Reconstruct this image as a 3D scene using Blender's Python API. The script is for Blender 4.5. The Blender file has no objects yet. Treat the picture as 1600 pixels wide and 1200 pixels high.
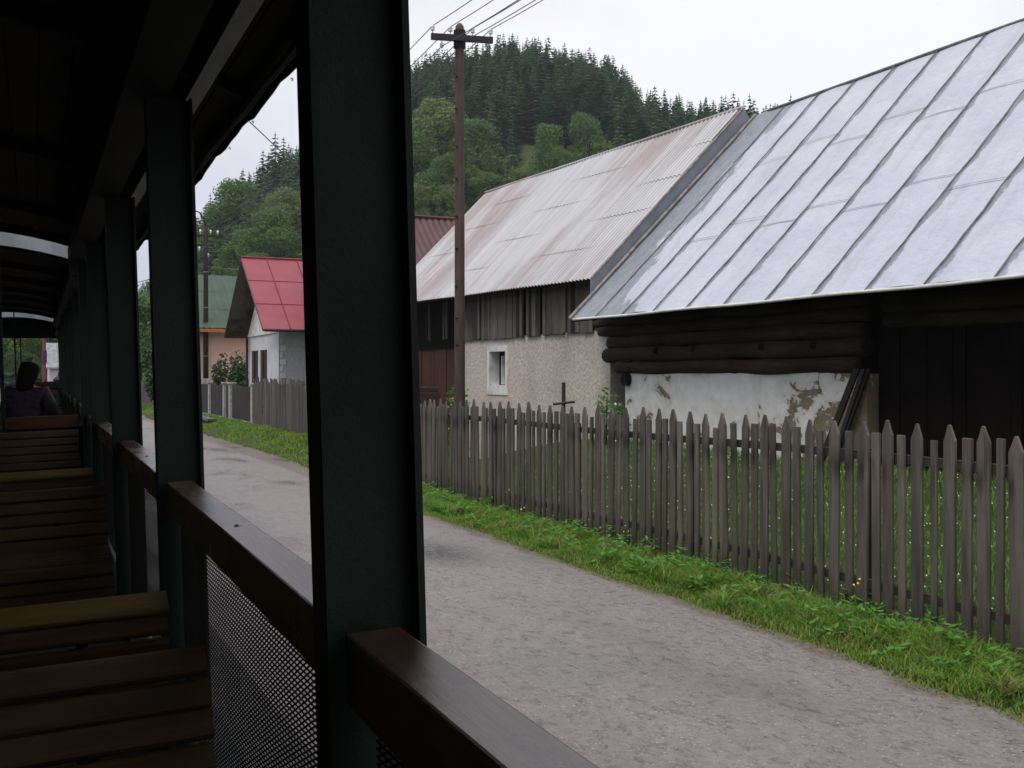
import bpy, math, random
import numpy as np
from mathutils import Vector, Matrix, Euler
random.seed(7); rng = np.random.default_rng(7)
R = math.radians
scene = bpy.context.scene
C = scene.collection
# ------------------------------------------------------------------ camera, world, sun, exposure
EYE = 2.05
YAW = R(25.38)
F = 1644.0
cam = bpy.data.objects.new('camera', bpy.data.cameras.new('camera'))
C.objects.link(cam); scene.camera = cam
cam.location = (0, 0, EYE); cam.rotation_euler = (R(90), 0, -YAW)
cam.data.sensor_width = 36; cam.data.lens = 36*F/1600.0
cam.data.shift_y = -15/1600.0
cam.data.clip_start = 0.05; cam.data.clip_end = 3000
SUN_EL, SUN_AZ = R(62), R(250)
w = bpy.data.worlds.new("World"); scene.world = w; w.use_nodes = True
nt = w.node_tree; N = nt.nodes; L = nt.links
bg = N['Background']
sky = N.new('ShaderNodeTexSky'); sky.sky_type = 'NISHITA'; sky.sun_disc = False
sky.sun_elevation = SUN_EL; sky.sun_rotation = SUN_AZ; sky.dust_density = 4
tc = N.new('ShaderNodeTexCoord')
mp = N.new('ShaderNodeMapping'); mp.inputs['Scale'].default_value = (1, 1, 2.2)
nz = N.new('ShaderNodeTexNoise'); nz.inputs['Scale'].default_value = 1.7; nz.inputs['Detail'].default_value = 4; nz.inputs['Roughness'].default_value = .5
cr = N.new('ShaderNodeValToRGB')
cr.color_ramp.elements[0].position = .36; cr.color_ramp.elements[0].color = (.56, .58, .71, 1)
cr.color_ramp.elements[1].position = .74; cr.color_ramp.elements[1].color = (1.0, 1.0, 1.04, 1)
vm = N.new('ShaderNodeVectorMath'); vm.operation = 'SCALE'; vm.inputs['Scale'].default_value = 7.9
mx = N.new('ShaderNodeMix'); mx.data_type = 'RGBA'; mx.inputs[0].default_value = .93
L.new(tc.outputs['Generated'], mp.inputs[0]); L.new(mp.outputs[0], nz.inputs['Vector'])
sx = N.new('ShaderNodeVectorMath'); sx.operation = 'DOT_PRODUCT'; sx.inputs[1].default_value = (.42, -.16, .25)
L.new(tc.outputs['Generated'], sx.inputs[0]); ad_ = N.new('ShaderNodeMath'); ad_.operation = 'ADD'; L.new(sx.outputs['Value'], ad_.inputs[0]); L.new(nz.outputs[0], ad_.inputs[1])
L.new(ad_.outputs[0], cr.inputs[0]); L.new(cr.outputs[0], vm.inputs[0])
L.new(sky.outputs[0], mx.inputs[6]); L.new(vm.outputs[0], mx.inputs[7]); L.new(mx.outputs[2], bg.inputs[0])
bg.inputs[1].default_value = .095
sun = bpy.data.objects.new('sun', bpy.data.lights.new('sun', 'SUN')); C.objects.link(sun)
sun.data.energy = 1.5; sun.data.angle = R(25); sun.data.color = (1, .97, .93)
# light comes from azimuth SUN_AZ (clockwise from +Y)
sd = Vector((math.sin(SUN_AZ)*math.cos(SUN_EL), math.cos(SUN_AZ)*math.cos(SUN_EL), math.sin(SUN_EL)))
sun.rotation_euler = (-sd).to_track_quat('-Z', 'Y').to_euler()
scene.view_settings.view_transform = 'Standard'; scene.view_settings.look = 'None'
scene.view_settings.exposure = .50; scene.view_settings.gamma = 1
scene.cycles.max_bounces = 6

# ------------------------------------------------------------------ materials
def lin(c):
    return tuple((v/12.92 if v <= .04045 else ((v+.055)/1.055)**2.4) for v in c)
class NT:
    """thin wrapper to write shader graphs"""
    def __init__(s, name):
        s.m = bpy.data.materials.new(name); s.m.use_nodes = True
        s.t = s.m.node_tree; s.b = s.t.nodes['Principled BSDF']
        s.tc = s.t.nodes.new('ShaderNodeTexCoord')
    def n(s, typ, **k):
        x = s.t.nodes.new(typ)
        for a, v in k.items(): setattr(x, a, v)
        return x
    def l(s, a, b): s.t.links.new(a, b)
    def coord(s, stretch=(1, 1, 1), src='Object', rot=(0, 0, 0)):
        m = s.n('ShaderNodeMapping'); m.inputs['Scale'].default_value = stretch; m.inputs['Rotation'].default_value = rot
        s.l(s.tc.outputs[src], m.inputs[0]); return m.outputs[0]
    def noise(s, scale=5, stretch=(1, 1, 1), detail=6, rough=.55, dist=0):
        x = s.n('ShaderNodeTexNoise'); x.inputs['Scale'].default_value = scale; x.inputs['Detail'].default_value = detail
        x.inputs['Roughness'].default_value = rough; x.inputs['Distortion'].default_value = dist
        s.l(s.coord(stretch), x.inputs['Vector']); return x.outputs[0]
    def voro(s, scale=5, stretch=(1, 1, 1), feature='F1', out='Distance'):
        x = s.n('ShaderNodeTexVoronoi'); x.feature = feature; x.inputs['Scale'].default_value = scale
        s.l(s.coord(stretch), x.inputs['Vector']); return x.outputs[out]
    def ramp(s, fac, p0, p1, c0=(0, 0, 0, 1), c1=(1, 1, 1, 1)):
        x = s.n('ShaderNodeValToRGB'); e = x.color_ramp.elements
        e[0].position = p0; e[1].position = p1
        e[0].color = tuple(c0)[:3]+(1,); e[1].color = tuple(c1)[:3]+(1,)
        s.l(fac, x.inputs[0]); return x.outputs[0]
    def mix(s, fac, a, b, blend='MIX'):
        x = s.n('ShaderNodeMix'); x.data_type = 'RGBA'; x.blend_type = blend
        for sock, v in ((x.inputs[0], fac), (x.inputs[6], a), (x.inputs[7], b)):
            if isinstance(v, (int, float)): sock.default_value = v
            elif isinstance(v, (tuple, list)): sock.default_value = tuple(v)[:3]+(1,)
            else: s.l(v, sock)
        return x.outputs[2]
    def math(s, op, a, b=None, c=None, clamp=False):
        x = s.n('ShaderNodeMath'); x.operation = op; x.use_clamp = clamp
        for i, v in enumerate((a, b, c)):
            if v is None: continue
            if isinstance(v, (int, float)): x.inputs[i].default_value = v
            else: s.l(v, x.inputs[i])
        return x.outputs[0]
    def xyz(s):
        x = s.n('ShaderNodeSeparateXYZ'); s.l(s.tc.outputs['Object'], x.inputs[0]); return x.outputs
    def bump(s, h, strength=.3, dist=.02, prev=None):
        x = s.n('ShaderNodeBump'); x.inputs['Strength'].default_value = strength; x.inputs['Distance'].default_value = dist
        s.l(h, x.inputs['Height'])
        if prev is not None: s.l(prev, x.inputs['Normal'])
        return x.outputs[0]
    def done(s, col=None, rough=.7, normal=None, metal=0, spec=.5):
        b = s.b
        for sock, v in ((b.inputs['Base Color'], col), (b.inputs['Roughness'], rough), (b.inputs['Metallic'], metal)):
            if v is None: continue
            if isinstance(v, (int, float)): sock.default_value = v
            elif isinstance(v, (tuple, list)): sock.default_value = tuple(v)[:3]+(1,)
            else: s.l(v, sock)
        b.inputs['Specular IOR Level'].default_value = spec
        if normal is not None: s.l(normal, b.inputs['Normal'])
        return s.m
def mat(name, c1, c2=None, scale=5, rough=.7, bump=0, bscale=40, metal=0, stretch=(1, 1, 1), spec=.5, p=(.35, .65), bdist=.01):
    g = NT(name); c2 = c2 or tuple(v*.6 for v in c1)
    n = g.noise(scale, stretch)
    col = g.mix(g.ramp(n, *p), c1, c2)
    nr = g.bump(g.noise(bscale, stretch), bump, bdist) if bump else None
    return g.done(col, rough, nr, metal, spec)
def wood(name, c1, c2, axis='z', rough=.75, scale=1, spec=.4, bump=.4):
    st = {'x': (1, 14, 14), 'y': (14, 1, 14), 'z': (14, 14, 1)}[axis]
    g = NT(name)
    a = g.noise(3*scale, st, 8, .65); b = g.noise(1.3*scale, (1, 1, 1), 3)
    col = g.mix(g.ramp(a, .3, .7), c1, c2)
    col = g.mix(g.math('MULTIPLY', g.ramp(b, .4, .7), .6), col, tuple(v*.5 for v in c2))
    return g.done(col, rough, g.bump(a, bump, .006), 0, spec)
M = {}
M['post_paint'] = mat('dark_green_steel_paint', (.0095, .0195, .0155), (.0055, .011, .009), 22, .5, .35, 90, spec=.25, bdist=.003)
M['end_green'] = mat('coach_end_green_paint', (.012, .040, .029), (.007, .022, .016), 6, .6, .2, 50, spec=.3)
M['black_steel'] = mat('black_steel', (.010, .010, .010), (.006, .006, .006), 8, .6, .2, 50, spec=.3)
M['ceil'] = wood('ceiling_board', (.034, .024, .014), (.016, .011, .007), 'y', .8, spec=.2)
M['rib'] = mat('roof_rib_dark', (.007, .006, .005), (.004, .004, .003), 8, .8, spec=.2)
M['pale_beam'] = mat('pale_grey_painted_beam', (.19, .20, .19), (.09, .10, .095), 6, .6, .2, 40, stretch=(1, .4, 1))
g = NT('chipped_dark_green_paint'); n = g.noise(3, (1, 1, .5), 5); n2 = g.noise(26, (1, 1, .7), 7, .7); fine = g.noise(110, (1, 1, 1), 4)
col = g.mix(g.ramp(n, .35, .65), (.0095, .0195, .0155), (.0055, .011, .009))
chip = g.ramp(n2, .68, .71); col = g.mix(g.math('MULTIPLY', chip, .8), col, (.045, .026, .016))
M['post_paint'] = g.done(col, g.ramp(n, .3, .7, (.42,)*3, (.6,)*3), g.bump(g.math('SUBTRACT', fine, g.math('MULTIPLY', chip, .8)), .35, .003), 0, .25)
g = NT('varnished_red_brown_rail')
a = g.noise(6, (14, .8, 14), 9, .7); b = g.noise(3.2, (2, .8, 1), 6); sc = g.noise(9, (3, .8, 3), 8, .7)
col = g.mix(g.ramp(a, .3, .7), (.050, .021, .013), (.022, .010, .006))
col = g.mix(g.math('MULTIPLY', g.ramp(b, .42, .68), g.ramp(a, .35, .6)), col, (.21, .15, .11))
col = g.mix(g.ramp(sc, .66, .70), col, (.012, .007, .006))
M['rail'] = g.done(col, g.ramp(b, .3, .8, (.20,)*3, (.36,)*3), g.bump(a, .45, .003), 0, .6)
g.b.inputs['Coat Weight'].default_value = .45; g.b.inputs['Coat Roughness'].default_value = .3
M['bench_a'] = wood('bench_slat_brown', (.095, .048, .012), (.030, .015, .005), 'x', .55, spec=.35)
M['bench_b'] = wood('bench_slat_yellow', (.14, .088, .012), (.06, .038, .007), 'x', .5, spec=.35)
M['plank_orange'] = wood('orange_plank', (.11, .04, .014), (.06, .021, .008), 'x', .5)
M['mesh'] = mat('dark_wire_mesh', (.016, .014, .013), (.03, .02, .016), 15, .55, metal=.3, spec=.3)
M['bolt'] = mat('worn_bolt_metal', (.35, .34, .32), (.15, .13, .12), 30, .35, metal=.8)
M['floor'] = mat('coach_floor', (.020, .015, .011), (.010, .008, .006), 8, .8)
M['canvas'] = mat('roof_canvas_edge', (.028, .023, .020), (.014, .012, .011), 8, .75, .3, 30)
M['drop'] = NT('water_drop').done((.9, .93, .95), .02, None, 0, 1)
M['drop'].node_tree.nodes['Principled BSDF'].inputs['Transmission Weight'].default_value = .9
M['pole'] = wood('weathered_pole_wood', (.115, .076, .058), (.055, .037, .029), 'z', .8)
M['pole_dark'] = wood('dark_tarred_pole', (.030, .018, .015), (.015, .010, .009), 'z', .8)
M['crossarm'] = mat('dark_crossarm', (.022, .016, .014), None, 8, .7)
M['ceramic'] = mat('white_ceramic', (.75, .74, .70), (.6, .6, .56), 9, .15)
M['wire'] = mat('overhead_wire', (.12, .12, .12), None, 3, .5)
M['concrete'] = mat('weathered_concrete', (.42, .42, .40), (.22, .22, .20), 9, .85, .6, 60, p=(.4, .7))
M['glass'] = NT('window_glass').done((.02, .022, .024), .05, None, 0, .6)
M['white_paint'] = mat('old_white_paint', (.72, .71, .66), (.45, .43, .38), 4, .7, .3, 30, p=(.45, .75))
M['dark_trim'] = mat('dark_trim', (.02, .015, .012), None, 8, .7)
# picket wood: grey weathered, wet dark band at the rail height and foot, object coords are metres
def picket_mat(name, c1, c2, band=True):
    g = NT(name); x, y, z = g.xyz()
    a = g.noise(2.2, (15, 15, .8), 9, .7); b = g.noise(3, (1.6, 3.1, .35), 3, .5); v = g.voro(1, (0.01, 5.9, .01), out='Color')
    col = g.mix(g.ramp(a, .3, .72), c1, c2)
    sv = g.n('ShaderNodeSeparateColor'); g.l(v, sv.inputs[0])
    col = g.mix(g.math('MULTIPLY', sv.outputs[0], .5), col, tuple(t*.55 for t in c1)); col = g.mix(g.math('MULTIPLY', g.ramp(sv.outputs[1], .6, 1.0), .5), col, (.24, .205, .17))
    col = g.mix(g.math('MULTIPLY', g.ramp(b, .35, .7), .55), col, tuple(t*.6 for t in c2))
    if band:
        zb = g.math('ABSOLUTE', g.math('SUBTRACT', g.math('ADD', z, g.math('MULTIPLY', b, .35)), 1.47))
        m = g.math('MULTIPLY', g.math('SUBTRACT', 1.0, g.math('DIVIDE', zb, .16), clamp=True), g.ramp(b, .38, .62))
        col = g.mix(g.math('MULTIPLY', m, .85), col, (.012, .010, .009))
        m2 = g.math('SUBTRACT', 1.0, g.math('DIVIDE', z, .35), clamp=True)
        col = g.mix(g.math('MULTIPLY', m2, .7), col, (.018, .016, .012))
        mo = g.ramp(g.noise(5, (1, 1, .6), 5), .58, .72)
        col = g.mix(g.math('MULTIPLY', mo, .35), col, (.055, .065, .035))
    return g.done(col, .62, g.bump(a, .55, .006), 0, .4)
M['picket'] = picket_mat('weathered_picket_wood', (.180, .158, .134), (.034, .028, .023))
M['fence_rail'] = wood('fence_rail_dark', (.05, .040, .034), (.02, .017, .015), 'y')
M['paling_old'] = picket_mat('old_paling_wood', (.13, .115, .10), (.05, .043, .037), False)
M['panel_dark'] = wood('dark_brown_paling', (.045, .034, .032), (.022, .017, .017), 'z')
# metal roof panels: painted lavender white, paint gone along the seams, on the end panel and by the eave corner
g = NT('painted_sheet_metal_roof'); x, y, z = g.xyz()
n1 = g.noise(1.1, (1, .8, 1), 5, .6); n2 = g.noise(7, (.7, 1, .7), 5, .6); n3 = g.noise(2.2, (.35, 1, .35), 5, .65)
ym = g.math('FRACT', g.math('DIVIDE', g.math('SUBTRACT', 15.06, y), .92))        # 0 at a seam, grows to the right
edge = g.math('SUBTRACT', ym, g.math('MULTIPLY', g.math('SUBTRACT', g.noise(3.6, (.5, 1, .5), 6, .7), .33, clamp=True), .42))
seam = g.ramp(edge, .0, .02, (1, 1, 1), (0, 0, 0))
endp = g.math('ADD', g.math('SUBTRACT', y, 15.80), g.math('MULTIPLY', g.math('SUBTRACT', n3, .5), 2.6))
endm = g.ramp(endp, .0, .035)
low = g.math('ADD', g.math('ADD', g.math('MULTIPLY', g.math('SUBTRACT', y, 14.9), .35), g.math('MULTIPLY', g.math('SUBTRACT', 3.30, z), 1.0)), g.math('MULTIPLY', g.math('SUBTRACT', n3, .5), 1.6))
lowm = g.ramp(low, .12, .15)
white = g.mix(g.ramp(n1, .3, .7), (.54, .545, .61), (.455, .462, .535))
grime = g.ramp(g.noise(1.4, (.35, 2.2, .35), 7, .7), .50, .72)
white = g.mix(g.math('MULTIPLY', grime, .40), white, (.30, .30, .345))
bare = g.mix(g.ramp(n2, .3, .7), (.17, .185, .21), (.26, .28, .315))
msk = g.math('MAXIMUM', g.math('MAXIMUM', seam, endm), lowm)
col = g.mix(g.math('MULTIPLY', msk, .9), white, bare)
nn = g.bump(g.noise(30, (1, 1, 1), 4), .25, .004, g.bump(n1, .9, .12))
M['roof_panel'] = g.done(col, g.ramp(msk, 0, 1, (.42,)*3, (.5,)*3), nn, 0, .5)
M['roof_seam'] = mat('roof_seam_grey', (.17, .18, .18), (.085, .09, .088), 12, .6, .3, 40, p=(.4, .6))
M['flashing'] = mat('grey_flashing', (.25, .275, .32), (.19, .21, .245), 2.5, .5, .3, 12)
M['flashing_edge'] = mat('rusty_flashing_edge', (.32, .30, .26), (.16, .14, .12), 9, .7)
AY0_ = 17.0
g = NT('rusting_corrugated_sheet'); x, y, z = g.xyz()
a = g.noise(1.0, (.22, .55, .22), 4, .5); b = g.noise(3, (.3, 3.2, .3), 6, .65); c = g.noise(1.6, (.15, 6, .15), 3)
rust = g.ramp(g.math('ADD', g.math('MULTIPLY', a, .75), g.math('MULTIPLY', b, .40)), .54, .68)
col = g.mix(g.ramp(c, .3, .7), (.53, .53, .54), (.40, .40, .41))
col = g.mix(g.math('MULTIPLY', rust, .6), col, (.26, .165, .155))
dirt = g.ramp(g.noise(2, (.5, .5, .5), 6), .55, .75)
col = g.mix(g.math('MULTIPLY', dirt, .3), col, (.33, .32, .27))
gv = g.math('COSINE', g.math('MULTIPLY', g.math('SUBTRACT', y, AY0_-23), 2*math.pi/.145)); gm = g.ramp(gv, .0, .35, (1, 1, 1), (0, 0, 0))  # grooves painted darker: dirt tone that strengthens the weak corrugation shading
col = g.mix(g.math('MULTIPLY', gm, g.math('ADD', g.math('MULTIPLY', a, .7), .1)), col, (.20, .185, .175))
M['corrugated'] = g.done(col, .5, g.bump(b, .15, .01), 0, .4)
M['roof_darkred'] = mat('dark_red_sheet', (.085, .026, .027), (.055, .017, .019), 2, .5, .1, 20)
g = NT('red_painted_roof')
n = g.noise(1.1, (.6, 1, 1), 5); n2 = g.noise(3.2, (1, .35, .35), 6, .65)
col = g.mix(g.ramp(n, .35, .65), (.33, .058, .078), (.26, .044, .06)); col = g.mix(g.math('MULTIPLY', g.ramp(n2, .55, .75), .4), col, (.33, .13, .14))
M['roof_red'] = g.done(col, .42, g.bump(n, .3, .05))
M['roof_green'] = mat('green_sheet_roof', (.040, .082, .050), (.027, .058, .036), 2, .55)
M['salmon'] = mat('salmon_render', (.85, .58, .48), (.80, .52, .42), 2, .85, .3, 30)
M['orange_trim'] = mat('orange_trim', (.50, .17, .06), None, 4, .6)
# rough thrown plaster
g = NT('rough_cast_plaster')
v = g.voro(15); n = g.noise(13, (1, 1, 1), 10, .8); big = g.noise(.8, (1, 1, 1), 4)
h = g.math('ADD', g.math('MULTIPLY', v, .35), n)
col = g.mix(g.ramp(h, .42, .80), (.40, .345, .29), (.62, .56, .49))
col = g.mix(g.math('MULTIPLY', g.ramp(big, .45, .7), .35), col, (.30, .27, .22))
M['stucco'] = g.done(col, .9, g.bump(h, .6, .03), 0, .2)
g = NT('pale_render_wall')
h = g.noise(10, (1, 1, 1), 8, .7)
M['stucco_grey'] = g.done(g.mix(g.ramp(h, .35, .65), (.42, .425, .42), (.52, .525, .52)), .9, g.bump(h, 1, .06), 0, .2)
M['white_render'] = mat('white_render', (.60, .60, .61), (.48, .48, .48), 1.5, .85, .3, 20, p=(.4, .7))
# flaking whitewash over tan clay
g = NT('peeling_whitewash'); x, y, z = g.xyz()
n = g.noise(1.5, (1, 1, 1.2), 9, .68, .4); n2 = g.noise(6, (1, 1, 1), 8, .6)
bias = g.math('ADD', g.math('MULTIPLY', g.math('SUBTRACT', 4.4, y), .10), g.math('MULTIPLY', g.math('SUBTRACT', y, 7.75, clamp=True), .6))
bias = g.math('MAXIMUM', bias, g.math('MULTIPLY', g.math('SUBTRACT', 1.35, z), .15))
bias = g.math('MAXIMUM', g.math('MINIMUM', bias, .17), -.02)
pe = g.math('ADD', n, bias)
ps = g.ramp(pe, .590, .602)
col = g.mix(g.ramp(n2, .35, .7), (.76, .75, .72), (.64, .63, .59))
tan = g.mix(g.ramp(n2, .3, .7), (.25, .20, .13), (.16, .12, .08))
stain = g.ramp(pe, .47, .59)
col = g.mix(g.math('MULTIPLY', stain, .35), col, (.38, .34, .22))
col = g.mix(ps, col, tan)
nn = g.bump(g.ramp(pe, .590, .602, (1, 1, 1), (0, 0, 0)), .8, .02, g.bump(n2, .5, .02))
M['whitewash'] = g.done(col, .9, nn, 0, .2)
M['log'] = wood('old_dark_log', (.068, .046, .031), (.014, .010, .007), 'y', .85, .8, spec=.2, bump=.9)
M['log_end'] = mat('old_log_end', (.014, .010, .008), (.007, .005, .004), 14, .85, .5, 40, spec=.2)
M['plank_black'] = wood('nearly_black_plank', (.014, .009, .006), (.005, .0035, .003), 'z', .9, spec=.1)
g = NT('barn_board_grey_dark'); a = g.noise(2.5, (18, 18, .8), 8, .65); b = g.voro(1, (.01, 6.5, .01), out='Color')
b2 = g.noise(.9, (1, 1.2, .3), 3)
col = g.mix(g.ramp(a, .3, .7), (.17, .148, .122), (.065, .055, .045)); col = g.mix(g.math('MULTIPLY', g.ramp(b2, .48, .58), .8), col, (.022, .017, .013))
M['barn_board'] = g.done(col, .8, g.bump(a, .5, .01), 0, .3)
M['barn_pale'] = wood('barn_board_pale', (.20, .18, .15), (.09, .08, .065), 'z', .8)
M['barn_dark'] = wood('barn_board_dark', (.022, .016, .013), (.010, .008, .007), 'z', .8)
M['door_red'] = wood('red_brown_boards', (.115, .034, .012), (.026, .010, .006), 'z', .75)
M['shutter'] = wood('brown_shutter', (.06, .030, .022), (.035, .017, .013), 'z', .7)
M['rust_iron'] = mat('rusty_iron', (.055, .026, .02), (.02, .012, .01), 20, .7)
# asphalt
g = NT('wet_worn_asphalt')
n0 = g.noise(.55, (1, .45, 1), 6, .6); n1 = g.noise(18, (1, 1, 1), 8, .75); v = g.voro(42); vc = g.voro(42, out='Color')
n2 = g.noise(2.6, (1, .8, 1), 6, .65)
col = g.mix(g.ramp(n1, .35, .68), (.110, .097, .093), (.245, .220, .213))
sepv = g.n('ShaderNodeSeparateColor'); g.l(vc, sepv.inputs[0])
stone = g.math('MULTIPLY', g.ramp(sepv.outputs[0], .80, .84), g.ramp(v, .30, .42, (1, 1, 1), (0, 0, 0)))
dark = g.math('MULTIPLY', g.ramp(sepv.outputs[1], .70, .74), g.ramp(v, .30, .45, (1, 1, 1), (0, 0, 0)))
col = g.mix(stone, col, (.42, .385, .36)); col = g.mix(g.math('MULTIPLY', dark, .9), col, (.035, .03, .03))
col = g.mix(g.math('MULTIPLY', g.ramp(n2, .42, .70), .45), col, (.118, .100, .096))
col = g.mix(g.math('MULTIPLY', g.ramp(n0, .45, .65), .35), col, (.10, .095, .10))
n5 = g.noise(9, (1.6, .7, 1), 8, .75)
col = g.mix(g.math('MULTIPLY', g.ramp(n5, .50, .64), .45), col, (.070, .060, .056))
col = g.mix(g.math('MULTIPLY', g.ramp(n5, .46, .36), .3), col, (.34, .31, .295))
wet = g.ramp(n0, .50, .62)
x, y, z = g.xyz()
dx = g.math('DIVIDE', g.math('SUBTRACT', x, 4.35), .55); dy = g.math('DIVIDE', g.math('SUBTRACT', y, 11.2), 1.1)
r2 = g.math('SQRT', g.math('ADD', g.math('MULTIPLY', dx, dx), g.math('MULTIPLY', dy, dy)))
patch = g.math('MULTIPLY', g.math('SUBTRACT', 1.25, g.math('ADD', r2, g.math('MULTIPLY', n2, .2)), clamp=True), g.ramp(n1, .40, .50))
col = g.mix(g.math('MULTIPLY', patch, .9, clamp=True), col, (.025, .023, .023))
dm = g.ramp(g.math('ADD', g.math('SUBTRACT', x, 5.27), g.math('MULTIPLY', g.math('SUBTRACT', n2, .5), .6)), .0, .10)
col = g.mix(g.math('MULTIPLY', dm, .7), col, g.mix(g.ramp(n1, .4, .6), (.075, .055, .036), (.17, .14, .10)))
rg = g.mix(wet, g.ramp(n1, .3, .7, (.42,)*3, (.62,)*3), (.20,)*3)
hh = g.math('ADD', n1, g.math('MULTIPLY', stone, .5))
bp = g.n('ShaderNodeBump'); g.l(hh, bp.inputs['Height']); bp.inputs['Distance'].default_value = .012
g.l(g.ramp(wet, 0, 1, (.75,)*3, (.35,)*3), bp.inputs['Strength'])
M['asphalt'] = g.done(col, rg, bp.outputs[0], 0, .5)
M['gravel'] = mat('ballast_gravel', (.16, .15, .14), (.07, .065, .06), 25, .85, 1, 30, bdist=.03)
g = NT('ground_soil_and_turf'); n = g.noise(.6); n2 = g.noise(30, detail=8)
col = g.mix(g.ramp(n2, .35, .65), (.030, .050, .014), (.065, .085, .028)); col = g.mix(g.ramp(n, .5, .7), col, (.060, .085, .022))
M['ground'] = g.done(col, .9, g.bump(n2, .8, .05), 0, .2)
def leaf(name, c1, c2, trans=.25, scale=1.0, rough=.55):
    g = NT(name); n = g.noise(scale, (1, 1, 1), 3)
    oi = g.n('ShaderNodeObjectInfo')
    geo = g.n('ShaderNodeNewGeometry')
    col = g.mix(g.ramp(n, .35, .65), c1, c2)
    col = g.mix(g.math('MULTIPLY', geo.outputs['Random Per Island'], .55), col, tuple(v*1.5 for v in c1))
    g.done(col, rough, None, 0, .25 if 'spruce' not in name else .05)
    out = g.t.nodes['Material Output']
    tr = g.n('ShaderNodeBsdfTranslucent'); g.l(col, tr.inputs[0])
    ms = g.n('ShaderNodeMixShader'); ms.inputs[0].default_value = trans
    g.l(g.b.outputs[0], ms.inputs[1]); g.l(tr.outputs[0], ms.inputs[2]); g.l(ms.outputs[0], out.inputs[0])
    return g.m
M['grass'] = leaf('verge_grass_blade', (.185, .325, .048), (.095, .205, .032), .45, 1.6)
M['grass_dry'] = leaf('dry_grass_blade', (.23, .20, .07), (.13, .15, .045), .3, 2)
M['weed'] = leaf('weed_leaf', (.135, .320, .055), (.065, .185, .034), .4, 3)
M['lawn'] = leaf('lawn_blade', (.155, .290, .050), (.090, .185, .034), .4, 1)
M['spruce'] = leaf('spruce_needles', (.050, .104, .052), (.028, .066, .036), .35, .05, .9)
M['spruce2'] = leaf('spruce_needles_light', (.078, .132, .055), (.046, .090, .042), .35, .05, .9)
M['decid'] = leaf('broadleaf_foliage', (.100, .180, .044), (.058, .118, .034), .4, .35)
M['decid2'] = leaf('broadleaf_foliage_pale', (.150, .215, .062), (.090, .145, .046), .4, .35)
M['bush'] = leaf('bush_foliage', (.034, .078, .020), (.018, .048, .014), .2, 2)
M['bark'] = mat('tree_bark', (.05, .04, .03), None, 3, .9)
M['petal_white'] = NT('white_petal').done((.75, .74, .70), .6)
M['petal_yellow'] = NT('yellow_petal').done((.62, .46, .05), .6)
M['petal_pink'] = NT('pink_petal').done((.60, .30, .30), .6)
M['skin'] = NT('skin').done((.32, .17, .11), .5)
M['hair'] = mat('dark_hair', (.005, .004, .003), None, 30, .9, .8, 60, stretch=(1, 1, .2), spec=.08)
M['jacket'] = mat('dark_purple_jacket', (.015, .010, .018), (.006, .004, .007), 4, .6, 1, 9, bdist=.05, spec=.2)
M['trousers'] = mat('dark_trousers', (.015, .015, .02), None, 8, .8)

# ------------------------------------------------------------------ mesh helpers
class MB:
    def __init__(s): s.v = []; s.f = []; s.m = []; s.mi = 0
    def add(s, vs, fs):
        o = len(s.v); s.v += [tuple(v) for v in vs]; s.f += [tuple(i+o for i in f) for f in fs]; s.m += [s.mi]*len(fs)
        return s
    def box(s, x0, x1, y0, y1, z0, z1):
        return s.add([(x0,y0,z0),(x1,y0,z0),(x1,y1,z0),(x0,y1,z0),(x0,y0,z1),(x1,y0,z1),(x1,y1,z1),(x0,y1,z1)],
                     [(0,3,2,1),(4,5,6,7),(0,1,5,4),(1,2,6,5),(2,3,7,6),(3,0,4,7)])
    def prism(s, poly, ax, a0, a1):
        """extrude a 2-D polygon along axis ax ('x','y','z') from a0 to a1"""
        def P(p, a): return {'x': (a, p[0], p[1]), 'y': (p[0], a, p[1]), 'z': (p[0], p[1], a)}[ax]
        n = len(poly)
        vs = [P(p, a0) for p in poly]+[P(p, a1) for p in poly]
        return s.add(vs, [tuple(range(n)), tuple(range(2*n-1, n-1, -1))]+[(i, i+n, (i+1) % n+n, (i+1) % n) for i in range(n)])
    def tube(s, pts, r, n=8, cap=True, jit=0):
        pts = [Vector(p) for p in pts]; rs = r if isinstance(r, (list, tuple)) else [r]*len(pts)
        base = len(s.v); vs = []; up = None
        for i, p in enumerate(pts):
            d = (pts[min(i+1, len(pts)-1)]-pts[max(i-1, 0)]).normalized()
            if up is None:
                up = d.orthogonal().normalized()
            u = (up-d*up.dot(d)).normalized(); up = u; w_ = d.cross(u)
            for k in range(n):
                a = 2*math.pi*k/n; rr = rs[i]*(1+random.uniform(-jit, jit))
                vs.append(p+u*math.cos(a)*rr+w_*math.sin(a)*rr)
        fs = [(i*n+k, i*n+(k+1) % n, (i+1)*n+(k+1) % n, (i+1)*n+k) for i in range(len(pts)-1) for k in range(n)]
        if cap: fs += [tuple(range(n-1, -1, -1)), tuple(range((len(pts)-1)*n, len(pts)*n))]
        return s.add(vs, fs)
    def ball(s, c, r, n=8, m=6, sz=(1, 1, 1)):
        vs = []; fs = []
        for i in range(m+1):
            t = math.pi*i/m
            for k in range(n):
                a = 2*math.pi*k/n
                vs.append((c[0]+r*sz[0]*math.sin(t)*math.cos(a), c[1]+r*sz[1]*math.sin(t)*math.sin(a), c[2]+r*sz[2]*math.cos(t)))
        for i in range(m):
            for k in range(n): fs.append((i*n+k, (i+1)*n+k, (i+1)*n+(k+1) % n, i*n+(k+1) % n))
        return s.add(vs, fs)
    def quad(s, a, b, c, d): return s.add([a, b, c, d], [(0, 1, 2, 3)])
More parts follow.
